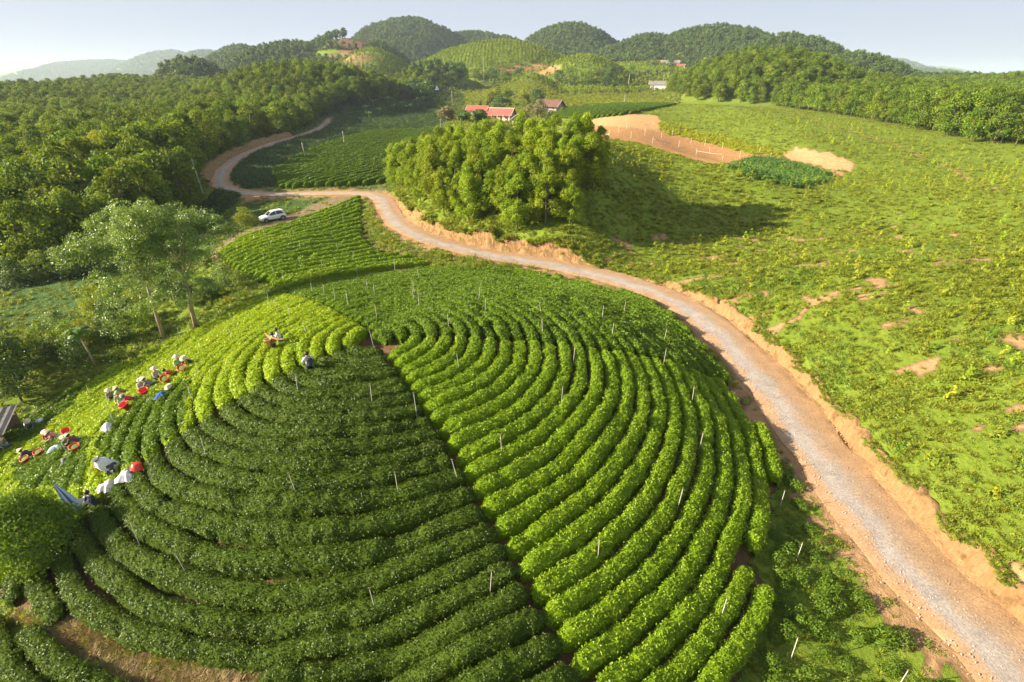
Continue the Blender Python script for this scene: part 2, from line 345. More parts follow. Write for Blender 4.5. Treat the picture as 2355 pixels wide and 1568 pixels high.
ZONES = [  # outline, nearest and farthest depth, colour
    ([(1080, 185), (1580, 185), (1560, 240), (1270, 262), (1080, 262)], 230, 620, (.105, .135, .030)),
    ([(480, 215), (1080, 195), (1100, 262), (1000, 300), (860, 300), (700, 330), (600, 300)], 190, 480, (.055, .085, .03)),
    ([(0, 610), (240, 598), (470, 470), (560, 440), (760, 450), (700, 490), (560, 545), (480, 600), (250, 740), (0, 900)], 45, 140, (.062, .115, .028)),
    ([(495, 605), (540, 556), (640, 520), (760, 478), (815, 452), (770, 447), (690, 484), (600, 515), (520, 548), (470, 600)], 50, 125, (.20, .15, .085)),
    ([(560, 448), (760, 449), (750, 457), (560, 460)], 60, 140, (.34, .21, .10)),
    ([(515, 430), (520, 395), (560, 365), (640, 335), (720, 305), (860, 297), (700, 350), (620, 395), (635, 434), (560, 440)], 90, 260, (.035, .06, .016)),  # inside the bend: the forest's shade is put into this ground colour
    ([(540, 400), (620, 430), (890, 420), (900, 440), (560, 440)], 60, 150, (.12, .13, .05)),
    ([(850, 470), (870, 540), (1000, 585), (1200, 612), (1000, 618), (870, 580), (838, 545)], 50, 120, (.17, .16, .06)),
    ([(40, 1412), (330, 1466), (620, 1568), (700, 1720), (200, 1720), (180, 1500)], 10, 40, (.17, .12, .06)),
    ([(1335, 285), (1440, 290), (1560, 305), (1680, 335), (1790, 356), (1802, 372), (1690, 388), (1600, 370), (1480, 332), (1355, 312)], 105, 215, (.40, .215, .085)),
    ([(1325, 287), (1390, 268), (1450, 261), (1510, 265), (1524, 282), (1515, 303), (1440, 292)], 120, 230, (.50, .29, .13)),
    ([(1795, 353), (1830, 337), (1900, 349), (1972, 378), (1960, 397), (1900, 387), (1810, 366)], 100, 190, (.50, .30, .14)),
    ([(1790, 368), (1950, 398), (1940, 408), (1830, 388)], 90, 190, (.42, .25, .11)),
    ([(1130, 159), (1210, 147), (1285, 152), (1292, 163), (1235, 182), (1180, 172)], 300, 640, (.30, .165, .07)),
    ([(1190, 150), (1215, 145), (1285, 150), (1288, 160)], 300, 640, (.42, .24, .11)),
    ([(752, 97), (800, 87), (850, 95), (898, 109), (800, 117), (755, 110)], 300, 760, (.17, .085, .055)),
    ([(690, 132), (770, 118), (850, 120), (880, 130), (830, 153), (740, 140)], 280, 700, (.22, .16, .06)),
    ([(545, 128), (640, 96), (660, 100), (600, 125)], 400, 900, (.24, .16, .08)),
    ([(310, 207), (360, 165), (388, 153), (375, 180), (345, 207)], 300, 700, (.30, .17, .10)),
    ([(1520, 60), (1570, 55), (1560, 68)], 500, 900, (.2, .2, .07)),
    ([(1640, 150), (1700, 150), (1700, 165), (1630, 165)], 400, 700, (.10, .17, .03)),
    ([(940, 285), (1010, 285), (1030, 297), (930, 300)], 200, 300, (.05, .08, .03))]
SOILS = (.15, .085, .045)
px_g, py_g, dp_g = project(GX, GY, GZ)
vis = (dp_g > 5) & (np.abs(px_g-CX) < 1900) & (py_g > -50) & (py_g < 2000)
jx = px_g + (fbm(GX/1.7, GY/1.7, 21)-.5)*22*np.clip(30/np.maximum(dp_g, 5), .15, 1.5); jy = py_g + (fbm(GX/1.7, GY/1.7, 22)-.5)*16*np.clip(30/np.maximum(dp_g, 5), .12, 1.5)
gcol = np.zeros(GX.shape+(4,), np.float32)
for poly, d0, d1, c in ZONES:
    m = vis & (dp_g > d0) & (dp_g < d1) & pip(poly, jx, jy)
    gcol[m] = (*c, 1)
TRACKS = [([(1738, 244), (1800, 256), (1900, 285), (1990, 312), (2060, 335), (2130, 366), (2200, 395), (2300, 440)], .9), ([(1395, 616), (1500, 606), (1620, 594), (1760, 574), (1880, 550), (1985, 528), (2060, 520)], .5)]
for poly, d0, d1 in ((DOME, 10, 78), (FIELD2, 50, 112), (FIELD3, 95, 240), (STRIP4, 160, 290)):
    gcol[vis & (dp_g > d0) & (dp_g < d1) & pip(poly, jx, jy)] = (*SOILS, 1)
gcol[(np.abs(GSD) < HW+.7)] = (.33, .20, .095, 1)
m = (GSD < -HW) & (GSD > -HW-1.6) & (dp_g < 120); gcol[m & (fbm(GX/1.1, GY/1.1, 30) > .47)] = (.36, .22, .11, 1)

def paint_tracks():
    for pts, w in TRACKS:
        P = np.array([g1(*q) for q in pts]); P = resample(catmull(P), .5); sd, _ = polydist(P, GX, GY, 6)
        m = (np.abs(sd) < w+.5*(fbm(GX/3, GY/3, 66)-.3)) & (gcol[..., 3] == 0) & (fbm(GX/2.5, GY/2.5, 67) > .36); gcol[m] = (.38, .24, .12, 1)
paint_tracks()
BARE = (fbm(GX/3.1, GY/2.2, 90, 4) > .655) & (GSD > HW) & (dp_g < 75) & (GX > 12) & (GX < 60)
gcol[BARE & (gcol[..., 3] == 0)] = (.36, .225, .11, 1)
def ground_material():
    m, n, l, b = new_mat('meadow_ground')
    tc = n.new('ShaderNodeTexCoord').outputs['Object']
    c1, _, _ = noise_col(n, l, .35, (.125, .185, .016), (.180, .230, .026), .35, .65, 5, .6, tc)
    c2, _, _ = noise_col(n, l, 2.2, (.105, .165, .015), (.185, .235, .028), .3, .7, 5, .65, tc)
    c = mixc(n, l, .5, c1, c2)
    soil, _, _ = noise_col(n, l, 3.0, (.30, .19, .085), (.40, .26, .13), .3, .7, 5, .6, tc)
    _, f1, _ = noise_col(n, l, .22, (0, 0, 0), (1, 1, 1), .66, .76, 6, .68, tc)
    c = mixc(n, l, f1, c, soil)
    at_ = n.new('ShaderNodeAttribute'); at_.attribute_name = 'zone'
    v, _, nf = noise_col(n, l, 1.1, (.72, .72, .72), (1.22, 1.2, 1.15), .3, .7, 6, .65, tc)
    zc = n.new('ShaderNodeMix'); zc.data_type = 'RGBA'; zc.blend_type = 'MULTIPLY'; zc.inputs['Factor'].default_value = 1
    l.new(at_.outputs['Color'], zc.inputs['A']); l.new(v, zc.inputs['B'])
    # ragged borders between zones
    ad = n.new('ShaderNodeMath'); ad.operation = 'ADD'; l.new(at_.outputs['Alpha'], ad.inputs[0])
    sb = n.new('ShaderNodeMapRange'); sb.inputs['From Min'].default_value = .25; sb.inputs['From Max'].default_value = .75; sb.inputs['To Min'].default_value = -.35; sb.inputs['To Max'].default_value = .35
    l.new(nf, sb.inputs['Value']); l.new(sb.outputs['Result'], ad.inputs[1])
    st = n.new('ShaderNodeMapRange'); st.inputs['From Min'].default_value = .4; st.inputs['From Max'].default_value = .6; l.new(ad.outputs[0], st.inputs['Value'])
    c = mixc(n, l, st.outputs['Result'], c, zc.outputs['Result'])
    l.new(c, b.inputs['Base Color']); b.inputs['Roughness'].default_value = .95; b.inputs['Specular IOR Level'].default_value = .1
    nz = n.new('ShaderNodeTexNoise'); nz.inputs['Scale'].default_value = 2.6; nz.inputs['Detail'].default_value = 7; nz.inputs['Roughness'].default_value = .7; l.new(tc, nz.inputs['Vector'])
    bp = n.new('ShaderNodeBump'); bp.inputs['Strength'].default_value = .8; bp.inputs['Distance'].default_value = .35
    l.new(nz.outputs['Fac'], bp.inputs['Height']); l.new(bp.outputs['Normal'], b.inputs['Normal'])
    return m
ny, nx = GX.shape
gi = np.arange(nx-1)[None]+np.arange(ny-1)[:, None]*nx
GF = np.stack([gi, gi+1, gi+nx+1, gi+nx], -1).reshape(-1, 4)
gm = np_mesh('ground', np.stack([GX, GY, GZ], -1).reshape(-1, 3), GF, ground_material(), True, {'zone': ('FLOAT_COLOR', gcol)})
tag(mobj('ground', gm), kind='structure')

# ------------------------------------------------------------------ the gravel road and its cut bank
def strip(P, offs, zs, name, mat, jit=0.0, smooth=True):
    T = np.gradient(P[:, :2], axis=0); T /= np.linalg.norm(T, axis=1)[:, None]; N = np.stack([T[:, 1], -T[:, 0]], -1)
    n, k = len(P), len(offs)
    V = np.zeros((n, k, 3)); ac = np.zeros((n, k)); s = np.arange(n)*np.linalg.norm(P[1, :2]-P[0, :2])
    for j in range(k):
        o = np.asarray(offs[j])+ (jit*(vnoise(s/2.1, s*0+j*.0, 60+(0 if j < k/2 else 7))-.5)*2 if j in (0, k-1) else 0)
        V[:, j, :2] = P[:, :2]+N*np.asarray(o)[..., None] if np.ndim(o) else P[:, :2]+N*o
        V[:, j, 2] = zs(V[:, j, 0], V[:, j, 1], P[:, 2], j); ac[:, j] = offs[j] if np.ndim(offs[j]) == 0 else offs[j].mean()
    ii = np.arange(n-1)[:, None]*k+np.arange(k-1)[None]
    F = np.stack([ii, ii+1, ii+k+1, ii+k], -1).reshape(-1, 4)
    return np_mesh(name, V.reshape(-1, 3), F, mat, smooth, {'across': ('FLOAT', ac)})
def road_material():
    m, n, l, b = new_mat('gravel_road')
    tc = n.new('ShaderNodeTexCoord').outputs['Object']
    at_ = n.new('ShaderNodeAttribute'); at_.attribute_name = 'across'
    nz = n.new('ShaderNodeTexNoise'); nz.inputs['Scale'].default_value = .45; nz.inputs['Detail'].default_value = 5; l.new(tc, nz.inputs['Vector'])
    wob = n.new('ShaderNodeMath'); wob.operation = 'MULTIPLY_ADD'; wob.inputs[1].default_value = 2.3; l.new(nz.outputs['Fac'], wob.inputs[0])
    sub = n.new('ShaderNodeMath'); sub.operation = 'SUBTRACT'; sub.inputs[1].default_value = 1.05; l.new(at_.outputs['Fac'], sub.inputs[0]); l.new(sub.outputs[0], wob.inputs[2])
    cr = n.new('ShaderNodeValToRGB'); e = cr.color_ramp.elements
    mr = n.new('ShaderNodeMapRange'); mr.inputs['From Min'].default_value = -2.2; mr.inputs['From Max'].default_value = 2.2; l.new(wob.outputs[0], mr.inputs['Value']); l.new(mr.outputs['Result'], cr.inputs['Fac'])
    e[0].position = 0; e[0].color = (.40, .24, .12, 1); e[1].position = 1; e[1].color = (.46, .29, .15, 1)
    for p, c in ((.2, (.40, .27, .16)), (.28, (.31, .27, .235)), (.46, (.35, .305, .26)), (.54, (.36, .275, .195)), (.7, (.36, .24, .14)), (.86, (.34, .215, .115))):
        q = e.new(p); q.color = (*c, 1)
    g, _, gf = noise_col(n, l, 9, (.62, .62, .62), (1.32, 1.3, 1.28), .3, .7, 6, .7, tc)
    g2, _, _ = noise_col(n, l, .9, (.84, .82, .8), (1.1, 1.1, 1.1), .3, .7, 4, .6, tc)
    mu = n.new('ShaderNodeMix'); mu.data_type = 'RGBA'; mu.blend_type = 'MULTIPLY'; mu.inputs['Factor'].default_value = 1; l.new(cr.outputs['Color'], mu.inputs['A']); l.new(g, mu.inputs['B'])
    mv = n.new('ShaderNodeMix'); mv.data_type = 'RGBA'; mv.blend_type = 'MULTIPLY'; mv.inputs['Factor'].default_value = 1; l.new(mu.outputs['Result'], mv.inputs['A']); l.new(g2, mv.inputs['B'])
    l.new(mv.outputs['Result'], b.inputs['Base Color']); b.inputs['Roughness'].default_value = .92; b.inputs['Specular IOR Level'].default_value = .2
    bp = n.new('ShaderNodeBump'); bp.inputs['Strength'].default_value = .5; bp.inputs['Distance'].default_value = .06; l.new(gf, bp.inputs['Height']); l.new(bp.outputs['Normal'], b.inputs['Normal'])
    return m
ROADM = road_material()
offs = [-2.05, -1.75, -1.35, -1.0, -.6, -.2, .2, .6, 1.0, 1.4, 1.75, 2.0]
crown = [-.03, .01, .0, .03, .05, .055, .05, .035, .01, .03, .02, -.04]
tag(mobj('road', strip(road_c, offs, lambda X, Y, Z, j: Z+crown[j]+.03*(vnoise(X/.8, Y/.8, 4)-.5)+.01, 'road', ROADM, .22)), kind='structure')
def bank_material(name, a, b_):
    m, n, l, b = new_mat(name)
    tc = n.new('ShaderNodeTexCoord').outputs['Object']
    mp = n.new('ShaderNodeMapping'); mp.inputs['Scale'].default_value = (1, 1, .22); l.new(tc, mp.inputs['Vector'])
    c0, _, f = noise_col(n, l, 4.5, a, b_, .3, .7, 8, .7, mp.outputs['Vector'])
    _, fd, _ = noise_col(n, l, 1.3, (0, 0, 0), (1, 1, 1), .52, .68, 6, .7, tc)
    c = mixc(n, l, fd, c0, tuple(.55*q for q in a))
    l.new(c, b.inputs['Base Color']); b.inputs['Roughness'].default_value = .95; b.inputs['Specular IOR Level'].default_value = .1
    bp = n.new('ShaderNodeBump'); bp.inputs['Strength'].default_value = .9; bp.inputs['Distance'].default_value = .3; l.new(f, bp.inputs['Height']); l.new(bp.outputs['Normal'], b.inputs['Normal'])
    return m
BANKM = bank_material('cut_clay_bank', (.22, .125, .052), (.36, .22, .105))
rp = project(road_c[:, 0], road_c[:, 1], road_c[:, 2])
i_end = int(np.argmin(np.hypot(rp[0]-880, rp[1]-462)))
bk = resample(road_c[:i_end], .25)
sB = np.arange(len(bk))*.25
lip = HW+.66+1.0*(fbm(sB/1.3, sB*0, 70, 5)-.42)
boffs = [HW+.18+0*sB, HW+.26+.2*(fbm(sB/.6, sB*0, 71)-.5), HW+.34+.34*(fbm(sB/.55, sB*0, 72)-.5), HW+.44+.4*(fbm(sB/.5, sB*0, 73)-.5), lip-.1+.2*(fbm(sB/.4, sB*0, 74)-.5), lip, lip+.5]
hB = [0, .25, .5, .75, .95, 1.0]
def bank_z(X, Y, Z, j):
    T = np.gradient(bk[:, :2], axis=0); T /= np.linalg.norm(T, axis=1)[:, None]; N = np.stack([T[:, 1], -T[:, 0]], -1)
    top = gz(bk[:, 0]+N[:, 0]*(lip+.45), bk[:, 1]+N[:, 1]*(lip+.45))+.06
    if j == 6: return top-.25
    zz = Z-.2+(top-Z+.2)*hB[j]
    return np.maximum(zz, gz(X, Y)+.03)+(.22*(fbm(sB/.7, sB*0+j, 79)-.5) if j < 6 else 0) if j > 0 else Z-.22
tag(mobj('road_bank', strip(bk, boffs, bank_z, 'road_bank', BANKM)), kind='structure')
# bank on the outer side of the far bend
i2, i3 = [int(np.argmin(np.hypot(rp[0]-a, rp[1]-b))) for a, b in ((512, 415), (690, 312))]
bk2 = road_c[i2:i3]; s2 = np.arange(len(bk2))*.5
o2 = [-(HW+.3)+0*s2, -(HW+.7)+.5*(vnoise(s2/1.3, s2*0, 75)-.5), -(HW+1.2)+.6*(vnoise(s2/1.1, s2*0, 76)-.5), -(HW+2.2)+.8*(vnoise(s2/1.5, s2*0, 77)-.5), -(HW+3.4)+0*s2]
h2 = [0, .55, 1.1, 1.6, 1.0]
tag(mobj('road_bank', strip(bk2, o2, lambda X, Y, Z, j: Z-.15+h2[j]*(.7+.5*vnoise(s2/3, s2*0, 78)), 'road_bank', bank_material('dry_grass_bank', (.20, .125, .05), (.34, .23, .10)))), kind='structure')

# ------------------------------------------------------------------ the air
hz = MB().box((0, 3500, 68), (12500, 8400, 300)).mesh('haze', bpy.data.materials.new('hazy_air'))
hm = hz.materials[0]; hm.use_nodes = True; hn = hm.node_tree.nodes; hn.remove(hn['Principled BSDF'])
pv = hn.new('ShaderNodeVolumePrincipled'); pv.inputs['Color'].default_value = (.72, .84, 1, 1); pv.inputs['Density'].default_value = .00010; pv.inputs['Anisotropy'].default_value = .1
hm.node_tree.links.new(pv.outputs['Volume'], hn['Material Output'].inputs['Volume'])
HAZE = mobj('haze', hz); tag(HAZE, 'pale bluish haze over the valley and the far hills', 'haze', kind='stuff')
# ------------------------------------------------------------------ tea hedges
def tea_material():
    m = leaf_mat('tea_leaves', (.1, .1, .1), (.1, .1, .1), .45, .25, .25)
    n, l = m.node_tree.nodes, m.node_tree.links
    at_ = [q for q in n if q.type == 'ATTRIBUTE'][0]; mx = [q for q in n if q.type == 'MIX'][0]
    cr = n.new('ShaderNodeValToRGB'); e = cr.color_ramp.elements
    dv = n.new('ShaderNodeMath'); dv.operation = 'DIVIDE'; dv.inputs[1].default_value = 1.4; l.new(at_.outputs['Fac'], dv.inputs[0]); l.new(dv.outputs[0], cr.inputs['Fac'])
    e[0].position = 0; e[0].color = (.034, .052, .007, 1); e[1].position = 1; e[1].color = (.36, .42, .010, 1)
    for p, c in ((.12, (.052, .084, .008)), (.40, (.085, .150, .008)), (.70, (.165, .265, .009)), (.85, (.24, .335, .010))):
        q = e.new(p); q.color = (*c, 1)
    for lk in list(l):
        if lk.from_node == mx: t = lk.to_socket; l.remove(lk); l.new(cr.outputs['Color'], t)
    n.remove(mx)
    return m
TEA = tea_material()
TEAH = tea_material(); TEAH.name = 'tea_inner_foliage'
TEAH.node_tree.nodes['Principled BSDF'].inputs['Roughness'].default_value = .9; TEAH.node_tree.nodes['Principled BSDF'].inputs['Specular IOR Level'].default_value = .1
NSEC = 11
A_ = np.linspace(-math.pi/2, math.pi/2, NSEC)
def leaf_quads(pos, nrm, L, Wd, jit, r):
    """diamond leaves lying about the surface; pos, nrm Nx3, L and Wd arrays"""
    n = len(pos)
    nn = nrm + r.normal(0, jit, (n, 3)); nn /= np.linalg.norm(nn, axis=1)[:, None]+1e-9
    t = r.normal(0, 1, (n, 3)); t -= (t*nn).sum(1)[:, None]*nn; t /= np.linalg.norm(t, axis=1)[:, None]+1e-9
    b = np.cross(nn, t); L = np.asarray(L)[:, None]; Wd = np.asarray(Wd)[:, None]
    V = np.stack([pos-t*L*.5, pos+b*Wd*.5+t*L*.05+nn*L*.06, pos+t*L*.5, pos-b*Wd*.5+t*L*.05+nn*L*.06], 1)
    return V.reshape(-1, 3)
tea_leaf_total = 0
def tea_row(name, P, w, h, flush, seed):
    """one hedge along the plan polyline P: a bumpy hull closely set with leaves"""
    global tea_leaf_total
    r = np.random.default_rng(seed)
    P = resample(np.c_[P, np.zeros(len(P))], .22)[:, :2]
    n = len(P)
    if n < 5: return None
    T = np.gradient(P, axis=0); T /= np.linalg.norm(T, axis=1)[:, None]+1e-9; N = np.stack([T[:, 1], -T[:, 0]], -1)
    s = np.arange(n)*.22; e = np.minimum(s, s[-1]-s)
    endf = np.sqrt(np.clip(1-(1-np.clip(e/.55, 0, 1))**2, .02, 1))
    wv = w*(.90+.22*fbm(s/1.1, s*0+seed, 41))*endf; hv = h*(.86+.28*fbm(s/1.3, s*0+seed, 42))*(.35+.65*endf)
    gap = fbm(s/1.6, s*0+seed*3.3, 43); hv *= np.where(gap < .23, .72, 1); wv *= np.where(gap < .23, .8, 1)
    wv2 = np.convolve(np.r_[wv[:1], wv, wv[-1:]], [.25, .5, .25], 'valid'); hv2 = np.convolve(np.r_[hv[:1], hv, hv[-1:]], [.25, .5, .25], 'valid')
    def surf(si, a):
        i = np.clip(si/.22, 0, n-1.001); i0 = i.astype(int); f = (i-i0)[:, None]
        c = P[i0]*(1-f)+P[i0+1]*f; nn = N[i0]*(1-f)+N[i0+1]*f; f = f[:, 0]
        ww = wv2[i0]*(1-f)+wv2[i0+1]*f; hh = hv2[i0]*(1-f)+hv2[i0+1]*f
        sa = np.sin(a); ca = np.maximum(np.cos(a), 0)
        lat = ww*np.sign(sa)*np.abs(sa)**.85; z = hh*ca**.42
        bump = (fbm(si/.42+seed, a*1.8, 44)-.5)*.26+(vnoise(si/.16, a*4.5+seed, 45)-.5)*.09
        nv = np.stack([lat/(ww*ww+.02), z/(hh*hh+.02)], -1); nv /= np.linalg.norm(nv, axis=1)[:, None]+1e-9
        nor = np.c_[nn*nv[:, :1], nv[:, 1]]
        xy = c+nn*lat[:, None]
        return np.c_[xy, gz(xy[:, 0], xy[:, 1])+z-.04]+nor*bump[:, None], nor
    S, AA = np.meshgrid(s, A_, indexing='ij')
    hull, _ = surf(S.ravel(), AA.ravel())
    ii = np.arange(n-1)[:, None]*NSEC+np.arange(NSEC-1)[None]
    F = np.stack([ii, ii+NSEC, ii+NSEC+1, ii+1], -1).reshape(-1, 4)
    mid = P[n//2]; d = max(np.median(np.hypot(np.hypot(P[:, 0], P[:, 1]), 20)), 14)
    rho = float(np.clip(330*(25/d)**1.75, 16, 420)); L = float(np.clip(.094*(d/25)**.8, .078, .30))
    m = int(rho*s[-1]*(2*w+.7*h))
    tea_leaf_total += m
    a = np.where(r.random(m) < .72, np.arcsin(r.uniform(-1, 1, m)), r.uniform(-1.45, 1.45, m))
    pos, nor = surf(r.uniform(0, s[-1], m), a)
    pos = pos+nor*r.uniform(-.02, .09, (m, 1))*min((L/.09)**.5, 1.25)
    nor2 = nor+np.array([0, 0, .25])
    q = leaf_quads(pos, nor2, L*r.uniform(.7, 1.25, m), L*r.uniform(.45, .68, m), .75, r)
    fl = flush(pos) if callable(flush) else np.full(m, float(flush))
    fl = np.clip(fl*(1+.0*a)+r.normal(0, .10, m)+.12*(fbm(pos[:, 0]/1.2, pos[:, 1]/1.2, 46)-.5), 0, 1.4)
    hf = flush(hull) if callable(flush) else np.full(len(hull), float(flush))
    V = np.vstack([hull, q]); FF = np.vstack([F, np.arange(4*m).reshape(-1, 4)+len(hull)])
    tint = np.r_[hf*.85, np.repeat(fl, 4)]
    me = np_mesh(name, V, FF, TEA, False, {'tint': ('FLOAT', tint)})
    me.materials.append(TEAH); mi = np.zeros(len(FF), np.int32); mi[:len(F)] = 1; me.polygons.foreach_set('material_index', mi)
    return mobj(name, me)
_O1 = 'zeroth first second third fourth fifth sixth seventh eighth ninth tenth eleventh twelfth thirteenth fourteenth fifteenth sixteenth seventeenth eighteenth nineteenth'.split()
_OT = {2: 'twent', 3: 'thirt', 4: 'fort', 5: 'fift', 6: 'sixt', 7: 'sevent', 8: 'eight', 9: 'ninet'}
def nth(k): return _O1[k] if k < 20 else (_OT[k//10]+'ieth' if k % 10 == 0 else _OT[k//10]+'y-'+_O1[k % 10])
PLUCKED = [[(285, 938), (330, 905), (440, 868), (428, 960), (330, 1050), (215, 1078), (238, 970)], [(30, 1060), (120, 1008), (205, 1008), (190, 1120), (40, 1120)], [(0, 1030), (0, 985), (150, 895), (215, 868), (100, 985)]]
def left_flush(pos):
    px, py, dp = project(pos[:, 0], pos[:, 1], pos[:, 2])
    f = np.full(len(pos), 1.22)
    px = px+(fbm(pos[:, 0]/1.3, pos[:, 1]/1.3, 98)-.5)*50; py = py+(fbm(pos[:, 0]/1.3, pos[:, 1]/1.3, 99)-.5)*34
    for po in PLUCKED: f[pip(po, px, py)] = .58
    return f
LOWERLEFT = [(-140, 1425), (30, 1432), (150, 1495), (300, 1545), (470, 1585), (560, 1660), (500, 1760), (-200, 1760)]
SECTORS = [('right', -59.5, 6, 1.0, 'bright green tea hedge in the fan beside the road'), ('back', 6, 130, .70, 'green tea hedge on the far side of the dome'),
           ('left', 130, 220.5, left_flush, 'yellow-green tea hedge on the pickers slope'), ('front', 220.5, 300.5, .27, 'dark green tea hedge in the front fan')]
GRP = {'right': 'bright tea rows beside the road', 'back': 'tea rows behind the summit', 'left': 'tea rows on the pickers slope', 'front': 'dark tea rows in front of the summit'}
RS = 1.0
for sn, a0, a1, fl, lb in SECTORS:
    for k in range(1, 37):
        r0 = k*RS-.2
        if sn == 'right' and k < 3: continue
        da = -.14/r0*180/math.pi
        if a1-a0 <= 2*da+3: continue
        th = np.radians(np.arange(a0+da, a1-da, .2/r0*180/math.pi))
        rr = r0+(fbm(th*r0/5, th*0+k*.13, 50)-.5)*.5
        X = SUM[0]+rr*np.cos(th); Y = SUM[1]+rr*np.sin(th)
        px, py, dp = project(X, Y, gz(X, Y)+.3)
        ok = (pip(DOME, px, py) & (dp < 80) & (dp > 7)) | (pip(LOWERLEFT, px, py) & (dp < 40) & (dp > 5))
        sd, _ = polydist(road_c, X, Y, 8); ok &= ~((sd > -HW-1.4) & (sd < 9))
        ok &= (px > -160) & (px < 2500) & (py < 1760)
        runs = []; st = None
        for i in range(len(ok)+1):
            if i < len(ok) and ok[i] and st is None: st = i
            if (i == len(ok) or not ok[i]) and st is not None:
                if (i-st)*.2 > 1.6: runs.append((st, i))
                st = None
        runs.sort(key=lambda q: q[0]-q[1])
        for j, (s0, s1) in enumerate(runs[:3]):
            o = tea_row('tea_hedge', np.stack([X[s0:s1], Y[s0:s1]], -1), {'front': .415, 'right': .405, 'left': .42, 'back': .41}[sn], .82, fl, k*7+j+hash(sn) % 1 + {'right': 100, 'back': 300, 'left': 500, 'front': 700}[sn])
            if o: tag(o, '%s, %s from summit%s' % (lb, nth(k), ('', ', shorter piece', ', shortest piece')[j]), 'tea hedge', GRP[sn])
# the straight rows behind the dome
def interp_rows(L0, R0, L1, R1, n, w, h, fl, seed, lb, grp, poly, bow=0):
    a0, b0, a1, b1 = [g1(*q)[:2] for q in (L0, R0, L1, R1)]; k2 = 0
    for i in range(n):
        t = i/(n-1); A = a0*(1-t)+a1*t; B = b0*(1-t)+b1*t
        m = max(int(np.linalg.norm(B-A)/.3), 8); u = np.linspace(-.25, 1.25, m)[:, None]
        d = (B-A)/np.linalg.norm(B-A); nn = np.array([d[1], -d[0]])
        P = A*(1-u)+B*u+nn*((fbm(u*4, u*0+i*.21, 52)-.5)*1.0)+nn*bow*(u-.5)**2
        px, py, dp = project(P[:, 0], P[:, 1], gz(P[:, 0], P[:, 1])+.3)
        ok = np.nonzero(pip(poly, px, py) & (dp < 260))[0]
        if len(ok) < 8: continue
        k2 += 1
        o = tea_row('tea_hedge', P[ok[0]:ok[-1]+1], w, h, fl, seed+i)
        if o: tag(o, '%s, %s from the near edge' % (lb, nth(k2)), 'tea hedge', grp)
interp_rows((640, 668), (985, 612), (545, 556), (826, 458), 20, .41, .82, lambda p: 1.0+.5*(fbm(p[:, 0]/9, p[:, 1]/9, 55)-.5), 900, 'bright straight tea hedge below the car track', 'straight tea rows in the field below the car', FIELD2)
def parallel_rows(poly, ref, ang, sp, w, h, fl, seed, lb, grp, d0, d1, n0, n1, bow=0):
    c = g1(*ref)[:2]; d = np.array([math.cos(ang), math.sin(ang)]); nn = np.array([d[1], -d[0]]); k2 = 0
    for i in range(n0, n1):
        u = np.arange(-110, 110, .5)[:, None]
        P = c+nn*i*sp+d*u+nn*(bow*u*u)+nn*((fbm(u/9, u*0+i*.21, 53)-.5)*1.2)
        px, py, dp = project(P[:, 0], P[:, 1], gz(P[:, 0], P[:, 1])+.3)
        ok = np.nonzero(pip(poly, px, py) & (dp > d0) & (dp < d1))[0]
        if len(ok) < 8: continue
        k2 += 1
        o = tea_row('tea_hedge', P[ok[0]:ok[-1]+1], w, h, fl, seed+i+50)
        if o: tag(o, '%s, %s from the left' % (lb, nth(k2)), 'tea hedge', grp)
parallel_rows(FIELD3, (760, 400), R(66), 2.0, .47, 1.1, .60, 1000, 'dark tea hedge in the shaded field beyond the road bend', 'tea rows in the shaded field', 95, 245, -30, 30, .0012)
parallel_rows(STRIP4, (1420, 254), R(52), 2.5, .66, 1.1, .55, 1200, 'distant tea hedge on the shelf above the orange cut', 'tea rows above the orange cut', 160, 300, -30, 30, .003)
print('tea leaves', tea_leaf_total)
# ------------------------------------------------------------------ trees
ACACIA = leaf_mat('acacia_leaves', (.10, .175, .010), (.28, .36, .018), .6, .30, .18, objvar=.22)
FORESTL = leaf_mat('forest_leaves', (.032, .080, .008), (.21, .285, .014), .65, .28, .15, objvar=.25)
FARL = leaf_mat('far_leaves', (.030, .075, .012), (.105, .165, .020), .5, .25, .3, objvar=.25)
BARK = plain('grey_bark', (.16, .12, .085), .9, var=.3, scale=6, bump=.6)
PALEBARK = plain('pale_bark', (.36, .27, .19), .85, var=.25, scale=5, bump=.5)
def unit(v): return v/(np.linalg.norm(v, axis=-1, keepdims=True)+1e-9)
def clump_leaves(centres, rads, n, L, r, flat=.8, jit=.6, lo=.0, hi=1.0, wl=.5, up=.35, fuzz=(.35, 1.22)):
    pos, nor, tin = [], [], []
    for c, rc in zip(centres, rads):
        d = unit(r.normal(0, 1, (n, 3))+np.array([0, 0, up])); k = r.uniform(*fuzz, (n, 1))**.7
        pos.append(c+d*k*rc*np.array([1, 1, flat])); nor.append(d+np.array([0, 0, .15])); tin.append(np.clip(r.uniform(lo, hi)*.55+r.uniform(lo, hi, n)*.45, 0, 1))
    pos = np.vstack(pos); nor = np.vstack(nor); tin = np.concatenate(tin); m = len(pos)
    return leaf_quads(pos, nor, L*r.uniform(.7, 1.3, m), L*wl*r.uniform(.8, 1.25, m), jit, r), np.repeat(tin, 4)
def quads_mesh(name, V, tint, mat):
    return np_mesh(name, V, np.arange(len(V)).reshape(-1, 4), mat, False, {'tint': ('FLOAT', tint)})
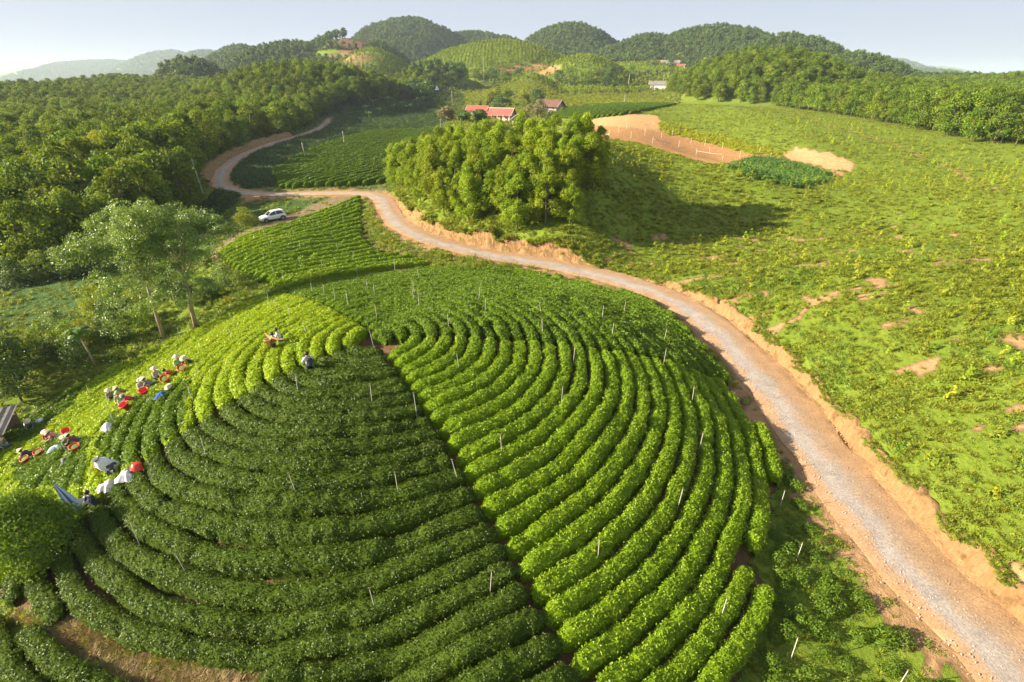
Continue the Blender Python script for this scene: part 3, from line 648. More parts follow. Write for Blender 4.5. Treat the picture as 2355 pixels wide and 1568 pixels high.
def make_tree(seed, H, Rc, base, ncl, nl, L, mat, bark=BARK, rmin=.3, rmax=.45, flat=.85, tr=.11, cone=.0, wl=.5, low=True, fuzz=(.35, 1.22)):
    """trunk mesh and crown mesh; the crown is many leaf clumps spread through an uneven volume"""
    r = np.random.default_rng(seed); hc = H-base
    C, RR = [], []
    for i in range(ncl):
        d = unit(r.normal(0, 1, 3)); k = r.uniform(.35, 1.0)**.7
        t = r.uniform(0, 1) if low else .5+.5*d[2]*k*.9
        rad = Rc*(1-cone*t)*(.82+.36*r.random())*(1.05*math.sin(math.pi*(.22+.68*t)) if low else 1)
        if low: d = unit(d*np.array([1, 1, .01]))
        C.append([d[0]*k*rad*.85, d[1]*k*rad*.85, base+hc*(.1+.8*t)]); RR.append(Rc*r.uniform(rmin, rmax)*(1-.45*cone*t))
    C = np.array(C); C[0] = (r.normal(0, .1), r.normal(0, .1), H-RR[0]*.8)
    V, T = clump_leaves(C, RR, nl, L, r, flat, wl=wl, fuzz=fuzz)
    tb = MB(); lean = r.normal(0, .03*H, 2)
    tb.tube([(0, 0, -.4), (lean[0]*.2, lean[1]*.2, H*.25), (lean[0]*.6, lean[1]*.6, H*.55), (lean[0], lean[1], H*.85)], [tr*1.25, tr, tr*.7, tr*.25], 7)
    for i in r.choice(ncl, min(7, ncl), replace=False):
        q = C[i]; t0 = max(.18*H, min(q[2]-.25*H*r.uniform(.5, 1), .8*H)); f = t0/(H*.85)
        tb.tube([(lean[0]*f, lean[1]*f, t0), ((lean[0]*f+q[0])/2, (lean[1]*f+q[1])/2, (t0+q[2])/2+.05*H), tuple(q)], [tr*.5, tr*.33, tr*.12], 5, False)
    return tb.mesh('trunk', bark, True), quads_mesh('crown', V, T, mat)
def plant_tree(name, meshes, loc, rz, sc, label, cat, group=None):
    e = empty(name, loc, rz); e.scale = (sc[0], sc[0], sc[1])
    for nm, me in zip(('trunk', 'crown'), meshes): mobj(nm, me, e)
    tag(e, label, cat, group); return e
def src(me): return bpy.data.objects.new(me.name, me)      # a mesh to scatter; not linked to the scene by itself
def scatter(name, pts, scl, rot, idx, meshes, label=None, cat=None, kind='stuff'):
    """one object of countless small plants: points that carry a plant mesh each"""
    pts = np.asarray(pts, np.float32); n = len(pts)
    me = bpy.data.meshes.new(name); me.vertices.add(n); me.vertices.foreach_set('co', pts.ravel())
    scl = np.asarray(scl, np.float32); scl = np.repeat(scl[:, None], 3, 1) if scl.ndim == 1 else scl
    for an, ar in (('scl', scl), ('rot', rot)):
        a = me.attributes.new(an, 'FLOAT_VECTOR', 'POINT'); a.data.foreach_set('vector', np.asarray(ar, np.float32).ravel())
    a = me.attributes.new('idx', 'INT', 'POINT'); a.data.foreach_set('value', np.asarray(idx, np.int32))
    ng = bpy.data.node_groups.new(name, 'GeometryNodeTree'); ng.interface.new_socket('Geometry', in_out='INPUT', socket_type='NodeSocketGeometry'); ng.interface.new_socket('Geometry', in_out='OUTPUT', socket_type='NodeSocketGeometry')
    N, Lk = ng.nodes, ng.links; gi_ = N.new('NodeGroupInput'); go = N.new('NodeGroupOutput'); jn = N.new('GeometryNodeJoinGeometry')
    def named(nm, ty):
        q = N.new('GeometryNodeInputNamedAttribute'); q.data_type = ty; q.inputs['Name'].default_value = nm; return q.outputs['Attribute']
    ai, asc, ar = named('idx', 'INT'), named('scl', 'FLOAT_VECTOR'), named('rot', 'FLOAT_VECTOR')
    e2r = N.new('FunctionNodeEulerToRotation'); Lk.new(ar, e2r.inputs[0])
    for k, m_ in enumerate(meshes):
        oi = N.new('GeometryNodeObjectInfo'); oi.inputs['Object'].default_value = src(m_); oi.inputs['As Instance'].default_value = True
        ip = N.new('GeometryNodeInstanceOnPoints'); cm = N.new('FunctionNodeCompare'); cm.data_type = 'INT'; cm.operation = 'EQUAL'; cm.inputs[3].default_value = k
        Lk.new(ai, cm.inputs[2]); Lk.new(gi_.outputs[0], ip.inputs['Points']); Lk.new(cm.outputs[0], ip.inputs['Selection']); Lk.new(oi.outputs['Geometry'], ip.inputs['Instance'])
        Lk.new(e2r.outputs[0], ip.inputs['Rotation']); Lk.new(asc, ip.inputs['Scale']); Lk.new(ip.outputs[0], jn.inputs[0])
    Lk.new(jn.outputs[0], go.inputs[0])
    o = mobj(name, me); o.modifiers.new('plants', 'NODES').node_group = ng
    tag(o, label, cat, kind=kind); return o
def rot_z(n, tilt=.08): return np.stack([rng.normal(0, tilt, n), rng.normal(0, tilt, n), rng.uniform(0, 6.283, n)], -1)
def jgrid(x0, x1, y0, y1, sp):
    X, Y = np.meshgrid(np.arange(x0, x1, sp), np.arange(y0, y1, sp)); X = X.ravel()+rng.uniform(-.42, .42, X.size)*sp; Y = Y.ravel()+rng.uniform(-.42, .42, Y.size)*sp
    Z = gz(X, Y); return X, Y, Z
def merge_tree(ms, name):
    """trunk and crown in one mesh, for trees too small to show parts"""
    bm = bmesh.new(); mats = []
    for m_ in ms:
        s = len(bm.faces); bm.from_mesh(m_); bm.faces.ensure_lookup_table()
        for f in bm.faces[s:]: f.material_index = len(mats)
        mats.append(m_.materials[0])
    me = bpy.data.meshes.new(name); bm.to_mesh(me); bm.free()
    for q in mats: me.materials.append(q)
    return me
# grove on the knoll
GROVE = [(905, 425), (925, 478), (990, 522), (1100, 556), (1250, 580), (1325, 592), (1345, 560), (1335, 500), (1362, 440), (1376, 395), (1340, 368), (1250, 366), (1100, 380), (1000, 390), (925, 402)]
gv = [make_tree(200+i, 7.0, 2.05, .6, 40, 150, .24, ACACIA, BARK, .20, .40, .9, .075, .35, .45) for i in range(7)]
X, Y, Z = jgrid(-45, 40, 60, 135, 2.15)
px, py, dp = project(X, Y, Z); sd, _ = polydist(road_c, X, Y, 12)
ok = pip(GROVE, px, py) & (dp > 58) & (dp < 132) & (np.abs(sd) > HW+2.0)
for i, k in enumerate(np.nonzero(ok)[0]):
    s = rng.uniform(.72, 1.12)*(.8 if py[k] > 545 else 1.0)
    plant_tree('grove_tree', gv[i % 7], (X[k], Y[k], Z[k]), rng.uniform(0, 6.28), (s*rng.uniform(.9, 1.15), s), 'young sunlit acacia tree %s of the grove on the knoll' % ('at the roadside front' if py[k] > 520 else 'at the right flank' if px[k] > 1290 else 'at the left end' if px[k] < 985 else 'in the middle' if py[k] > 430 else 'on the crest'), 'tree', 'acacia grove on the knoll')
print('grove', ok.sum())
# forest
FL = [(-500, 650), (0, 640), (240, 600), (380, 545), (465, 475), (484, 432), (500, 378), (590, 325), (690, 304), (745, 276), (790, 245), (900, 228), (985, 214), (990, 195), (900, 160), (700, 140), (560, 165), (430, 205), (200, 205), (-500, 180)]
FR = [(1535, 213), (1600, 233), (1750, 241), (1900, 262), (2050, 287), (2200, 322), (2420, 352), (3000, 372), (3000, 120), (1900, 120), (1650, 140), (1555, 180)]
fv = [make_tree(300+i, 10.5, 3.5, .9, 32, 72, .50, FORESTL, BARK, .30, .44, .85, .15, .15, .55) for i in range(6)]
X, Y, Z = jgrid(-330, 420, 55, 480, 4.7)
px, py, dp = project(X, Y, Z); sd, _ = polydist(road_c, X, Y, 14)
zoned = np.zeros(len(X), bool)
for poly, d0, d1, c in ZONES[9:21]: zoned |= pip(poly, px, py) & (dp > d0) & (dp < d1)
okL = pip(FL, px, py) & (dp > 55) & (dp < 440) & (np.abs(sd) > 5.5) & ~zoned
okR = pip(FR, px, py) & (dp > np.where(px > 1850, 125, 205)) & (dp < 470)
# left ridge behind, up to its crest and over
ok = okL | okR
tx_, ty_, _ = project(X, Y, Z+9)
ok &= (tx_ > -260) & (tx_ < 2620)
ii = np.nonzero(ok)[0]; ii = ii[np.argsort(dp[ii])]
show = [k for k in ii if -20 < tx_[k] < 2375 and ty_[k] > 0]
near = show[:300]; ns = set(near); rest = [k for k in ii if k not in ns]
for i, k in enumerate(near):
    s = rng.uniform(.78, 1.15)*(1.15 if X[k] > -85 else 1)
    plant_tree('forest_tree', fv[i % 6], (X[k], Y[k], Z[k]-.1), rng.uniform(0, 6.28), (s*rng.uniform(.9, 1.12), s), 'tall dark green acacia tree %s of the left-hand forest' % ('beside the road bend' if px[k] > 400 else 'at the field edge' if py[k] > 545 else 'on the lower slope' if py[k] > 455 else 'higher up the slope'), 'tree', 'acacia trees of the forest')
fsm = [merge_tree(q, 'forest_tree_mass') for q in fv]
k = np.array(rest); s = rng.uniform(.75, 1.18, len(k))
scatter('forest', np.c_[X[k], Y[k], Z[k]-.1], np.c_[s*1.03, s*1.03, s], rot_z(len(k), .03), rng.integers(0, 6, len(k)), fsm, 'dense green acacia forest covering the nearer hills', 'forest')
print('forest', len(near), len(rest))
# far forest: same trees seen as small crowns
ffm = [merge_tree(make_tree(400+i, 9.5, 3.4, 1.5, 12, 26, 1.0, FARL, BARK, .36, .5, .85, .2, .1, .7), 'far_tree') for i in range(4)]
X, Y, Z = jgrid(-720, 900, 380, 1350, 6.2)
px, py, dp = project(X, Y, Z); hq = np.zeros(len(X)); young = np.zeros(len(X), bool)
for n_, (cx, cy, zp, rx, ry) in enumerate(hills):
    a = math.atan2(cx, cy); c, s_ = math.cos(a), math.sin(a); u = ((X-cx)*c-(Y-cy)*s_)/rx; v = ((X-cx)*s_+(Y-cy)*c)/ry
    q = np.maximum(0, 1.28-np.hypot(u, v)); top = q > hq; hq = np.maximum(hq, q); young = np.where(top, HILLS[n_][5] in (4, 1), young)
zoned = np.zeros(len(X), bool)
for poly, d0, d1, c in ZONES[9:]: zoned |= pip(poly, px, py) & (dp > d0) & (dp < d1)
inval = pip([(985, 215), (1000, 190), (1080, 178), (1130, 150), (1300, 145), (1420, 165), (1545, 160), (1560, 260), (1000, 290)], px, py) & (dp < 620)
ok = (hq > .05) & ~zoned & ~young & ~okL[:0].any() & (px > -200) & (px < 2560) & ~inval & ~((pip(FL, px, py) | pip(FR, px, py)) & (dp < 470))
k = np.nonzero(ok)[0]; s = rng.uniform(.75, 1.25, len(k))
scatter('far_forest', np.c_[X[k], Y[k], Z[k]-.3], np.c_[s*1.12, s*1.12, s], rot_z(len(k), .03), rng.integers(0, 4, len(k)), ffm, 'hazy green woodland covering the far hills', 'forest')
print('far forest', len(k))
# the young plantation set out in lines on the middle hill
yc = (1.0)
ysm = [merge_tree(make_tree(420+i, 3.4, 1.25, .5, 7, 22, .62, ACACIA, BARK, .4, .55, .9, .08, .2, .7), 'young_tree') for i in range(3)]
ang = R(24); u_, v_ = np.meshgrid(np.arange(-330, 330, 3.7), np.arange(330, 760, 3.5)); cxh = hills[8][0]
X = (u_+cxh+v_*0.0+rng.normal(0, .55, u_.shape)).ravel(); Y = (v_+u_*.22+rng.normal(0, .35, u_.shape)).ravel(); Z = gz(X, Y); px, py, dp = project(X, Y, Z)
hq = np.zeros(len(X)); yy = np.zeros(len(X), bool)
for n_, (cx, cy, zp, rx, ry) in enumerate(hills):
    a = math.atan2(cx, cy); c, s_ = math.cos(a), math.sin(a); uu = ((X-cx)*c-(Y-cy)*s_)/rx; vv = ((X-cx)*s_+(Y-cy)*c)/ry
    q = np.maximum(0, 1.3-np.hypot(uu, vv)); top = q > hq; hq = np.maximum(hq, q); yy = np.where(top, HILLS[n_][5] in (4, 1), yy)
zoned = np.zeros(len(X), bool)
for poly, d0, d1, c in ZONES[13:]: zoned |= pip(poly, px, py) & (dp > d0) & (dp < d1)
k = np.nonzero((hq > .05) & yy & ~(zoned & (rng.random(len(X)) > .25)) & (rng.random(len(X)) > .06))[0]; s = rng.uniform(.75, 1.2, len(k))
scatter('young_plantation', np.c_[X[k], Y[k], Z[k]-.05], s, rot_z(len(k), .05), rng.integers(0, 3, len(k)), ysm, 'young trees planted in lines over the rounded middle hill', 'plantation')
# the farthest ridges
X, Y, Z = jgrid(-3600, 3900, 1350, 5600, 26)
px, py, dp = project(X, Y, Z); k = np.nonzero((px > -100) & (px < 2460) & (Z > 22))[0]; s = rng.uniform(2.4, 4.0, len(k))
scatter('farthest_forest', np.c_[X[k], Y[k], Z[k]-1], np.c_[s*1.5, s*1.5, s*.6], rot_z(len(k), .03), rng.integers(0, 4, len(k)), ffm, 'blue hazy woodland on the farthest ridges', 'forest')
# ------------------------------------------------------------------ meadow plants
WEED = leaf_mat('weed_leaves', (.125, .175, .016), (.255, .290, .028), .55, .35, .25, objvar=.25)
LUSH = leaf_mat('lush_leaves', (.080, .150, .014), (.175, .255, .022), .5, .3, .3, objvar=.2)
YELLOW = leaf_mat('yellow_green_leaves', (.20, .24, .012), (.36, .38, .02), .55, .35, .25, objvar=.15)
CASSL = leaf_mat('cassava_leaves', (.07, .155, .022), (.14, .245, .035), .5, .3, .3, objvar=.1)
DRYG = leaf_mat('dry_grass', (.20, .14, .06), (.36, .27, .13), .7, .3, .2, objvar=.2)
def clump_mesh(name, seed, n, rad, h, L, mat, wl=.5, up=.6, jit=.6):
    r = np.random.default_rng(seed); d = unit(r.normal(0, 1, (n, 3))*np.array([1, 1, .7])+np.array([0, 0, .35])); d[:, 2] = np.abs(d[:, 2])
    pos = d*r.uniform(.35, 1, (n, 1))*np.array([rad, rad, h]); V = leaf_quads(pos, d+np.array([0, 0, up]), L*r.uniform(.6, 1.3, n), L*wl*r.uniform(.7, 1.3, n), jit, r)
    return quads_mesh(name, V, np.repeat(r.random(n), 4), mat)
def blade_mesh(name, seed, n, rad, h, w, mat, spread=.5):
    r = np.random.default_rng(seed); a = r.uniform(0, 6.283, n); b = np.stack([np.cos(a), np.sin(a), 0*a], -1); base = b*r.uniform(0, rad, (n, 1))
    hh = h*r.uniform(.55, 1.1, (n, 1)); lean = b*spread*hh*r.uniform(.3, 1.2, (n, 1)); side = np.stack([-np.sin(a), np.cos(a), 0*a], -1)*w/2
    mid = base+lean*.4+np.array([0, 0, 1])*hh*.65; tip = base+lean+np.array([0, 0, 1])*hh*.9
    V = np.stack([base, mid+side, tip, mid-side], 1).reshape(-1, 3)
    return quads_mesh(name, V, np.repeat(r.random(n), 4), mat)
wm = [clump_mesh('weed', 500+i, 60, .42, .34, .15, (WEED, WEED, LUSH)[i]) for i in range(3)]+[blade_mesh('tuft', 510+i, 46, .16, .5, .045, WEED, .7) for i in range(2)]+[clump_mesh('tall_weed', 520, 70, .4, .85, .16, LUSH, .45)]
def keep_out(X, Y, Z, px, py, dp):
    m = np.zeros(len(X), bool)
    for poly, d0, d1 in ((DOME, 5, 80), (FIELD2, 50, 112), (FIELD3, 95, 245), (STRIP4, 160, 300), (LOWERLEFT, 4, 40)): m |= pip(poly, px, py) & (dp > d0) & (dp < d1)
    return m
N = 1700000
X = rng.uniform(-100, 185, N); Y = rng.uniform(4, 300, N); dd = np.hypot(np.hypot(X, Y), 20)
acc = rng.random(N) < np.clip((30/dd)**1.7, 0, 1)*1.0
X, Y, dd = X[acc], Y[acc], dd[acc]; Z = gz(X, Y); px, py, dp = project(X, Y, Z); sd, _ = polydist(road_c, X, Y, 10)
ok = (px > -150) & (px < 2500) & (py < 1750) & (dp > 5) & ~keep_out(X, Y, Z, px, py, dp)
ok &= ~((sd > -HW-.5) & (sd < HW+1.05)) & ~((sd < 0) & (sd > -HW-1.7) & (rng.random(len(X)) < .72))
for poly, d0, d1, c in ZONES[9:14]: ok &= ~(pip(poly, px, py) & (dp > d0) & (dp < d1))
ok &= ~(pip(ZONES[5][0], px, py) & (dp > 90)); ok &= ~(pip(ZONES[3][0], px, py) & (rng.random(len(X)) < .85)); ok &= ~(pip(ZONES[8][0], px, py) & (rng.random(len(X)) < .7))
bare = (fbm(X/3.1, Y/2.2, 90, 4) > .64) & (X > 12) & (X < 60) & (dp < 75); ok &= ~(bare & (rng.random(len(X)) < .8))
dens = fbm(X/4.5, Y/4.5, 91, 3); ok &= rng.random(len(X)) < np.clip(.6+2.0*(dens-.3), .55, 1)
k = np.nonzero(ok)[0]; n_ = len(k)
sc = rng.uniform(.45, 1.0, n_)*np.clip(dd[k]/38, .75, 1.7)*(.75+.7*np.clip(dens[k]-.35, 0, 1))
lush = ((fbm(X[k]/7, Y[k]/7, 92) > .56) & (dp[k] < 60)) | (X[k] < -20) | ((X[k] < 19) & (Y[k] < 40))
idx = np.where(lush & (rng.random(n_) < .6), np.where(rng.random(n_) < .22, 5, 2), rng.choice([0, 1, 3, 4], n_, p=[.34, .34, .16, .16]))
scatter('meadow_weeds', np.c_[X[k], Y[k], Z[k]-.03], np.c_[sc, sc, sc*rng.uniform(.6, 1.0, n_)], rot_z(n_, .12), idx, wm, 'green weeds and grass tufts covering the open slopes', 'weeds')
print('weeds', n_)
def scatter_poly(name, poly, d0, d1, box, n, meshes, s0, s1, label, cat, h=0.0, far=0):
    X = rng.uniform(box[0], box[1], n); Y = rng.uniform(box[2], box[3], n); Z = gz(X, Y); px, py, dp = project(X, Y, Z); sd, _ = polydist(road_c, X, Y, 6)
    px = px+(fbm(X/5, Y/5, 95)-.5)*30+rng.normal(0, 5, n); py = py+(fbm(X/5, Y/5, 96)-.5)*12+rng.normal(0, 1.5, n)
    k = np.nonzero(pip(poly, px, py) & (dp > d0) & (dp < d1) & (np.abs(sd) > HW+.4))[0]; s = rng.uniform(s0, s1, len(k))
    if not len(k): return
    print(name, len(k))
    return scatter(name, np.c_[X[k], Y[k], Z[k]-.04+h], s, rot_z(len(k), .1), rng.integers(0, len(meshes), len(k)), meshes, label, cat)
ym = [clump_mesh('yellow_weed', 530+i, 60, .5, .5, .26, YELLOW) for i in range(2)]
cm_ = [clump_mesh('cassava', 533+i, 70, .55, 1.0, .28, CASSL, .6) for i in range(2)]
scatter_poly('yellow_bushes', [(1520, 283), (1600, 300), (1720, 330), (1805, 352), (1795, 362), (1650, 336), (1535, 309)], 110, 215, (30, 110, 120, 240), 26000, ym, .8, 1.6, 'bright yellow-green bushes in a strip above the orange field', 'bushes')
scatter_poly('cassava_patch', [(1680, 386), (1735, 366), (1800, 372), (1905, 402), (1895, 416), (1820, 433), (1740, 416)], 90, 160, (35, 95, 85, 170), 16000, cm_, .8, 1.4, 'bluish green cassava plants in a patch below the far cut', 'cassava')
DARKS = leaf_mat('shade_toned_scrub_leaves', (.030, .065, .014), (.075, .125, .022), .55, .25, .25, objvar=.2)  # leaf colour darkened to carry the forest's shade over the bend
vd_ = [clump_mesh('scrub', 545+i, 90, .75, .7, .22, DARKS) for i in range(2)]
vm = [clump_mesh('vine', 540+i, 90, .75, .6, .2, (LUSH, WEED)[i]) for i in range(2)]+[clump_mesh('vine_tall', 543, 110, .7, 1.0, .2, WEED)]
scatter_poly('roadside_scrub', [(842, 455), (862, 455), (872, 520), (905, 552), (1000, 582), (1120, 600), (1210, 612), (1130, 622), (1000, 612), (930, 585), (868, 560), (845, 520)], 50, 130, (-45, 15, 50, 120), 9000, vm, .5, 1.05, 'leafy vines and scrub along the verge of the road', 'scrub')
scatter_poly('bend_scrub', [(520, 425), (525, 395), (560, 365), (640, 335), (720, 305), (800, 290), (860, 298), (780, 318), (690, 352), (620, 395), (632, 432), (560, 437)], 95, 260, (-110, -30, 100, 270), 22000, vd_, .9, 2.0, 'scrub coloured dark for forest shade inside the bend of the road', 'scrub')
scatter_poly('knoll_undergrowth', [(905, 440), (930, 492), (1000, 530), (1100, 560), (1250, 582), (1420, 606), (1480, 590), (1380, 560), (1200, 540), (1000, 480), (930, 430)], 55, 120, (-35, 25, 55, 115), 5200, vm, .4, .9, 'green undergrowth along the foot of the grove', 'scrub')
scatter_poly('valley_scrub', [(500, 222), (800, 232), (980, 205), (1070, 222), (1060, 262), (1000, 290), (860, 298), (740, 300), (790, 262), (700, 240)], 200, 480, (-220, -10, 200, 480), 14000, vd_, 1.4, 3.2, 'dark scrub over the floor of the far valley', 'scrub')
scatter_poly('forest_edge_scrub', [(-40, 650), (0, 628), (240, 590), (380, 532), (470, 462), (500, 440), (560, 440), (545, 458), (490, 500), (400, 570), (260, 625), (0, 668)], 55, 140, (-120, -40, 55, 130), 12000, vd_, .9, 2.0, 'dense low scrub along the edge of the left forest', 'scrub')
dm_ = [blade_mesh('dry_tuft', 550+i, 60, .2, .38, .03, (DRYG, DRYG, WEED)[i], .8) for i in range(3)]
scatter_poly('dry_grass', ZONES[8][0], 8, 42, (-40, 5, 2, 30), 110000, dm_, .5, 1.1, 'dry brown grass on the strip below the tea rows', 'grass')
scatter_poly('valley_grass', [(1010, 190), (1300, 186), (1560, 182), (1600, 215), (1555, 238), (1400, 243), (1290, 256), (1200, 295), (1050, 300), (1000, 260)], 180, 620, (-60, 240, 190, 640), 26000, [wm[0], wm[3]], 2.0, 4.0, 'tall yellowish grass over the far valley meadow', 'grass')
# weeds hanging over the lip of the road bank
Tb = np.gradient(bk[:, :2], axis=0); Tb /= np.linalg.norm(Tb, axis=1)[:, None]; Nb = np.stack([Tb[:, 1], -Tb[:, 0]], -1)
ib = rng.integers(0, len(bk), 5200); ib = ib[fbm(ib*.25/3.0, ib*0.0, 81) > .36]; ob = lip[ib]+rng.normal(-.02, .26, len(ib)); PB = bk[ib, :2]+Nb[ib]*ob[:, None]; sB2 = rng.uniform(.3, .85, len(ib))*np.clip(np.hypot(PB[:, 0], PB[:, 1])/45, .8, 1.6)
scatter('bank_weeds', np.c_[PB, np.maximum(gz(PB[:, 0], PB[:, 1]), gz(bk[ib, 0]+Nb[ib, 0]*(lip[ib]+.45), bk[ib, 1]+Nb[ib, 1]*(lip[ib]+.45)))-.06], np.c_[sB2, sB2, sB2*.8], rot_z(len(ib), .25), rng.choice([0, 1, 2, 3], len(ib)), wm[:4], 'weeds hanging over the lip of the road bank', 'weeds')
io = rng.integers(0, len(bk), 700); oo = HW+.12+np.abs(rng.normal(0, .12, len(io))); PO = bk[io, :2]+Nb[io]*oo[:, None]; so2 = rng.uniform(.12, .3, len(io))
scatter('ditch_weeds', np.c_[PO, bk[io, 2]-.12], so2, rot_z(len(io), .2), rng.choice([0, 2], len(io)), wm[:3], 'small weeds along the ditch at the foot of the bank', 'weeds')
# loose stones on the road and fallen clods under the bank
def stone_mesh(name, seed, mat):
    r = np.random.default_rng(seed); bm = bmesh.new(); bmesh.ops.create_icosphere(bm, subdivisions=1, radius=1)
    for v in bm.verts: v.co *= float(r.uniform(.7, 1.15))
    bmesh.ops.scale(bm, vec=(1, .8, .6), verts=bm.verts); me = bpy.data.meshes.new(name); bm.to_mesh(me); bm.free(); me.materials.append(mat); return me
stm = [stone_mesh('stone', 590, plain('road_stone', (.34, .31, .28), .9)), stone_mesh('clod', 591, plain('clay_clod', (.34, .20, .095), .95))]
near_i = np.nonzero(np.hypot(bk[:, 0], bk[:, 1]) < 75)[0]; iq = rng.choice(near_i, 5200); oq = np.where(rng.random(5200) < .7, rng.normal(-.55, .75, 5200), rng.uniform(-2.1, 2.0, 5200)); oq = np.clip(oq, -2.2, 2.05)
PQ = bk[iq, :2]+Nb[iq]*oq[:, None]+rng.uniform(-.13, .13, (5200, 2)); scatter('road_gravel', np.c_[PQ, bk[iq, 2]+.045], rng.uniform(.02, .055, 5200)**1.0, rot_z(5200, .5), np.where(oq < .6, 0, 1), stm, 'loose stones lying on the gravel road', 'gravel')
iq = rng.choice(near_i, 2400); oq = HW+.05+np.abs(rng.normal(0, .18, 2400)); PQ = bk[iq, :2]+Nb[iq]*oq[:, None]+rng.uniform(-.12, .12, (2400, 2)); scatter('bank_clods', np.c_[PQ, bk[iq, 2]-.06], rng.uniform(.03, .11, 2400), rot_z(2400, .5), np.ones(2400), stm, 'fallen clay clods along the foot of the bank', 'clods')
nS = 60000; X = rng.uniform(10, 60, nS); Y = rng.uniform(4, 75, nS); Z = gz(X, Y); px, py, dp = project(X, Y, Z); sd, _ = polydist(road_c, X, Y, 14)
den = fbm(X/3.2, Y/3.2, 97, 3); k = np.nonzero((sd > HW+1.0) & (sd < 13) & (px < 2450) & (py < 1680) & (rng.random(nS) < np.clip((den-.40)*3.2, 0, 1)*np.clip(1.25-sd/11, .05, 1)*.28))[0]; s = rng.uniform(.35, .85, len(k))
scatter('slope_bushes', np.c_[X[k], Y[k], Z[k]-.05], np.c_[s, s, s*rng.uniform(.7, 1.0, len(k))], rot_z(len(k), .15), rng.integers(0, 3, len(k)), vm, 'leafy low bushes on the slope just above the road bank', 'bushes')
print('slope_bushes', len(k))
# ------------------------------------------------------------------ saplings on the slopes
sap = []
for i in range(4):
    r = np.random.default_rng(560+i); n = 34; t = r.uniform(.15, 1, n); a = r.uniform(0, 6.283, n); o_ = np.stack([np.cos(a), np.sin(a), 0*a], -1)
    pos = o_*(.28*(1.15-t)[:, None])+np.stack([0*t, 0*t, t*.95], -1)
    sap.append(quads_mesh('sapling', leaf_quads(pos, o_+np.array([0, 0, .5]), .26*r.uniform(.7, 1.2, n), .11*r.uniform(.8, 1.2, n), .35, r), np.repeat(r.uniform(.3, 1, n), 4), (YELLOW, WEED, WEED, ACACIA)[i]))
X, Y, Z = jgrid(12, 190, 10, 210, 3.0); px, py, dp = project(X, Y, Z); sd, _ = polydist(road_c, X, Y, 8)
SL = [(1400, 612), (1480, 600), (1400, 570), (1380, 440), (1390, 330), (1700, 384), (1960, 380), (1830, 338), (1560, 292), (1560, 245), (1700, 243), (2000, 290), (2400, 390), (2500, 1568), (2330, 1440), (2120, 1230), (1840, 860), (1600, 680)]
ok = pip(SL, px, py) & (dp < 225) & ~(np.abs(sd) < HW+1.6) & (rng.random(len(X)) < .8) & (px > -20) & (px < 2375) & (py < 1590)
for poly, d0, d1, c in ZONES[9:13]: ok &= ~(pip(poly, px, py) & (dp > d0) & (dp < d1))
ok &= ~pip(GROVE, px, py)
ii = np.nonzero(ok)[0]; ii = ii[np.argsort(dp[ii])]
for i, k in enumerate(ii[:290]):
    o = mobj('sapling', sap[int(rng.integers(0, 4))], None, (X[k], Y[k], Z[k]-.03), rng.uniform(0, 6.28)); s = rng.uniform(.6, 1.35); o.scale = (s*1.1, s*1.1, s)
    near_road = dp[k] < 45
    tag(o, 'knee-high bright green sapling planted on the sunny slope near the road' if near_road else 'small light green sapling planted farther up the open slope', 'sapling', 'saplings planted on the near slope' if near_road else 'saplings planted on the upper slope')
k = ii[290:]; s = rng.uniform(.8, 1.6, len(k))
scatter('far_saplings', np.c_[X[k], Y[k], Z[k]-.03], s, rot_z(len(k), .1), rng.integers(0, 4, len(k)), sap, 'tiny saplings dotting the far part of the slope', 'saplings')
# ------------------------------------------------------------------ separate tea bushes in the sparse plot by the road
tb = []
for i in range(4):
    r = np.random.default_rng(570+i); n = 420; d = unit(r.normal(0, 1, (n, 3))+np.array([0, 0, .5])); d[:, 2] = np.abs(d[:, 2])
    lump = 1+.35*(fbm(d[:, 0]*2+i*3+5, d[:, 1]*2+5, 80)-.5)
    pos = d*(r.uniform(.75, 1.02, n)*lump)[:, None]*np.array([.52, .46, .62]); V = leaf_quads(pos, d, .10*r.uniform(.7, 1.25, n), .058*r.uniform(.8, 1.2, n), .6, r)
    tb.append(quads_mesh('tea_bush', V, np.repeat(np.clip(r.normal(.52, .15, n), 0, 1.3), 4), TEA))
LR = [(1800, 1055), (1835, 1110), (1880, 1200), (1950, 1320), (2040, 1430), (2160, 1568), (2260, 1720), (1700, 1720), (1745, 1460), (1780, 1350), (1735, 1300), (1795, 1190)]
X, Y, Z = jgrid(0, 24, 2, 34, .98); px, py, dp = project(X, Y, Z); sd, _ = polydist(road_c, X, Y, 8)
k = np.nonzero(pip(LR, px, py) & (dp > 6) & (sd < -HW-1.0) & (rng.random(len(X)) < .92) & (py < 1640))[0]
for i in k:
    o = mobj('tea_bush', tb[int(rng.integers(0, 4))], None, (X[i], Y[i], Z[i]-.03), rng.uniform(0, 6.28)); s = rng.uniform(.65, 1.25); o.scale = (s, s, s*rng.uniform(.8, 1.1))
    tag(o, 'small separate tea bush in the sparse weedy plot beside the road', 'tea bush', 'separate tea bushes by the road')
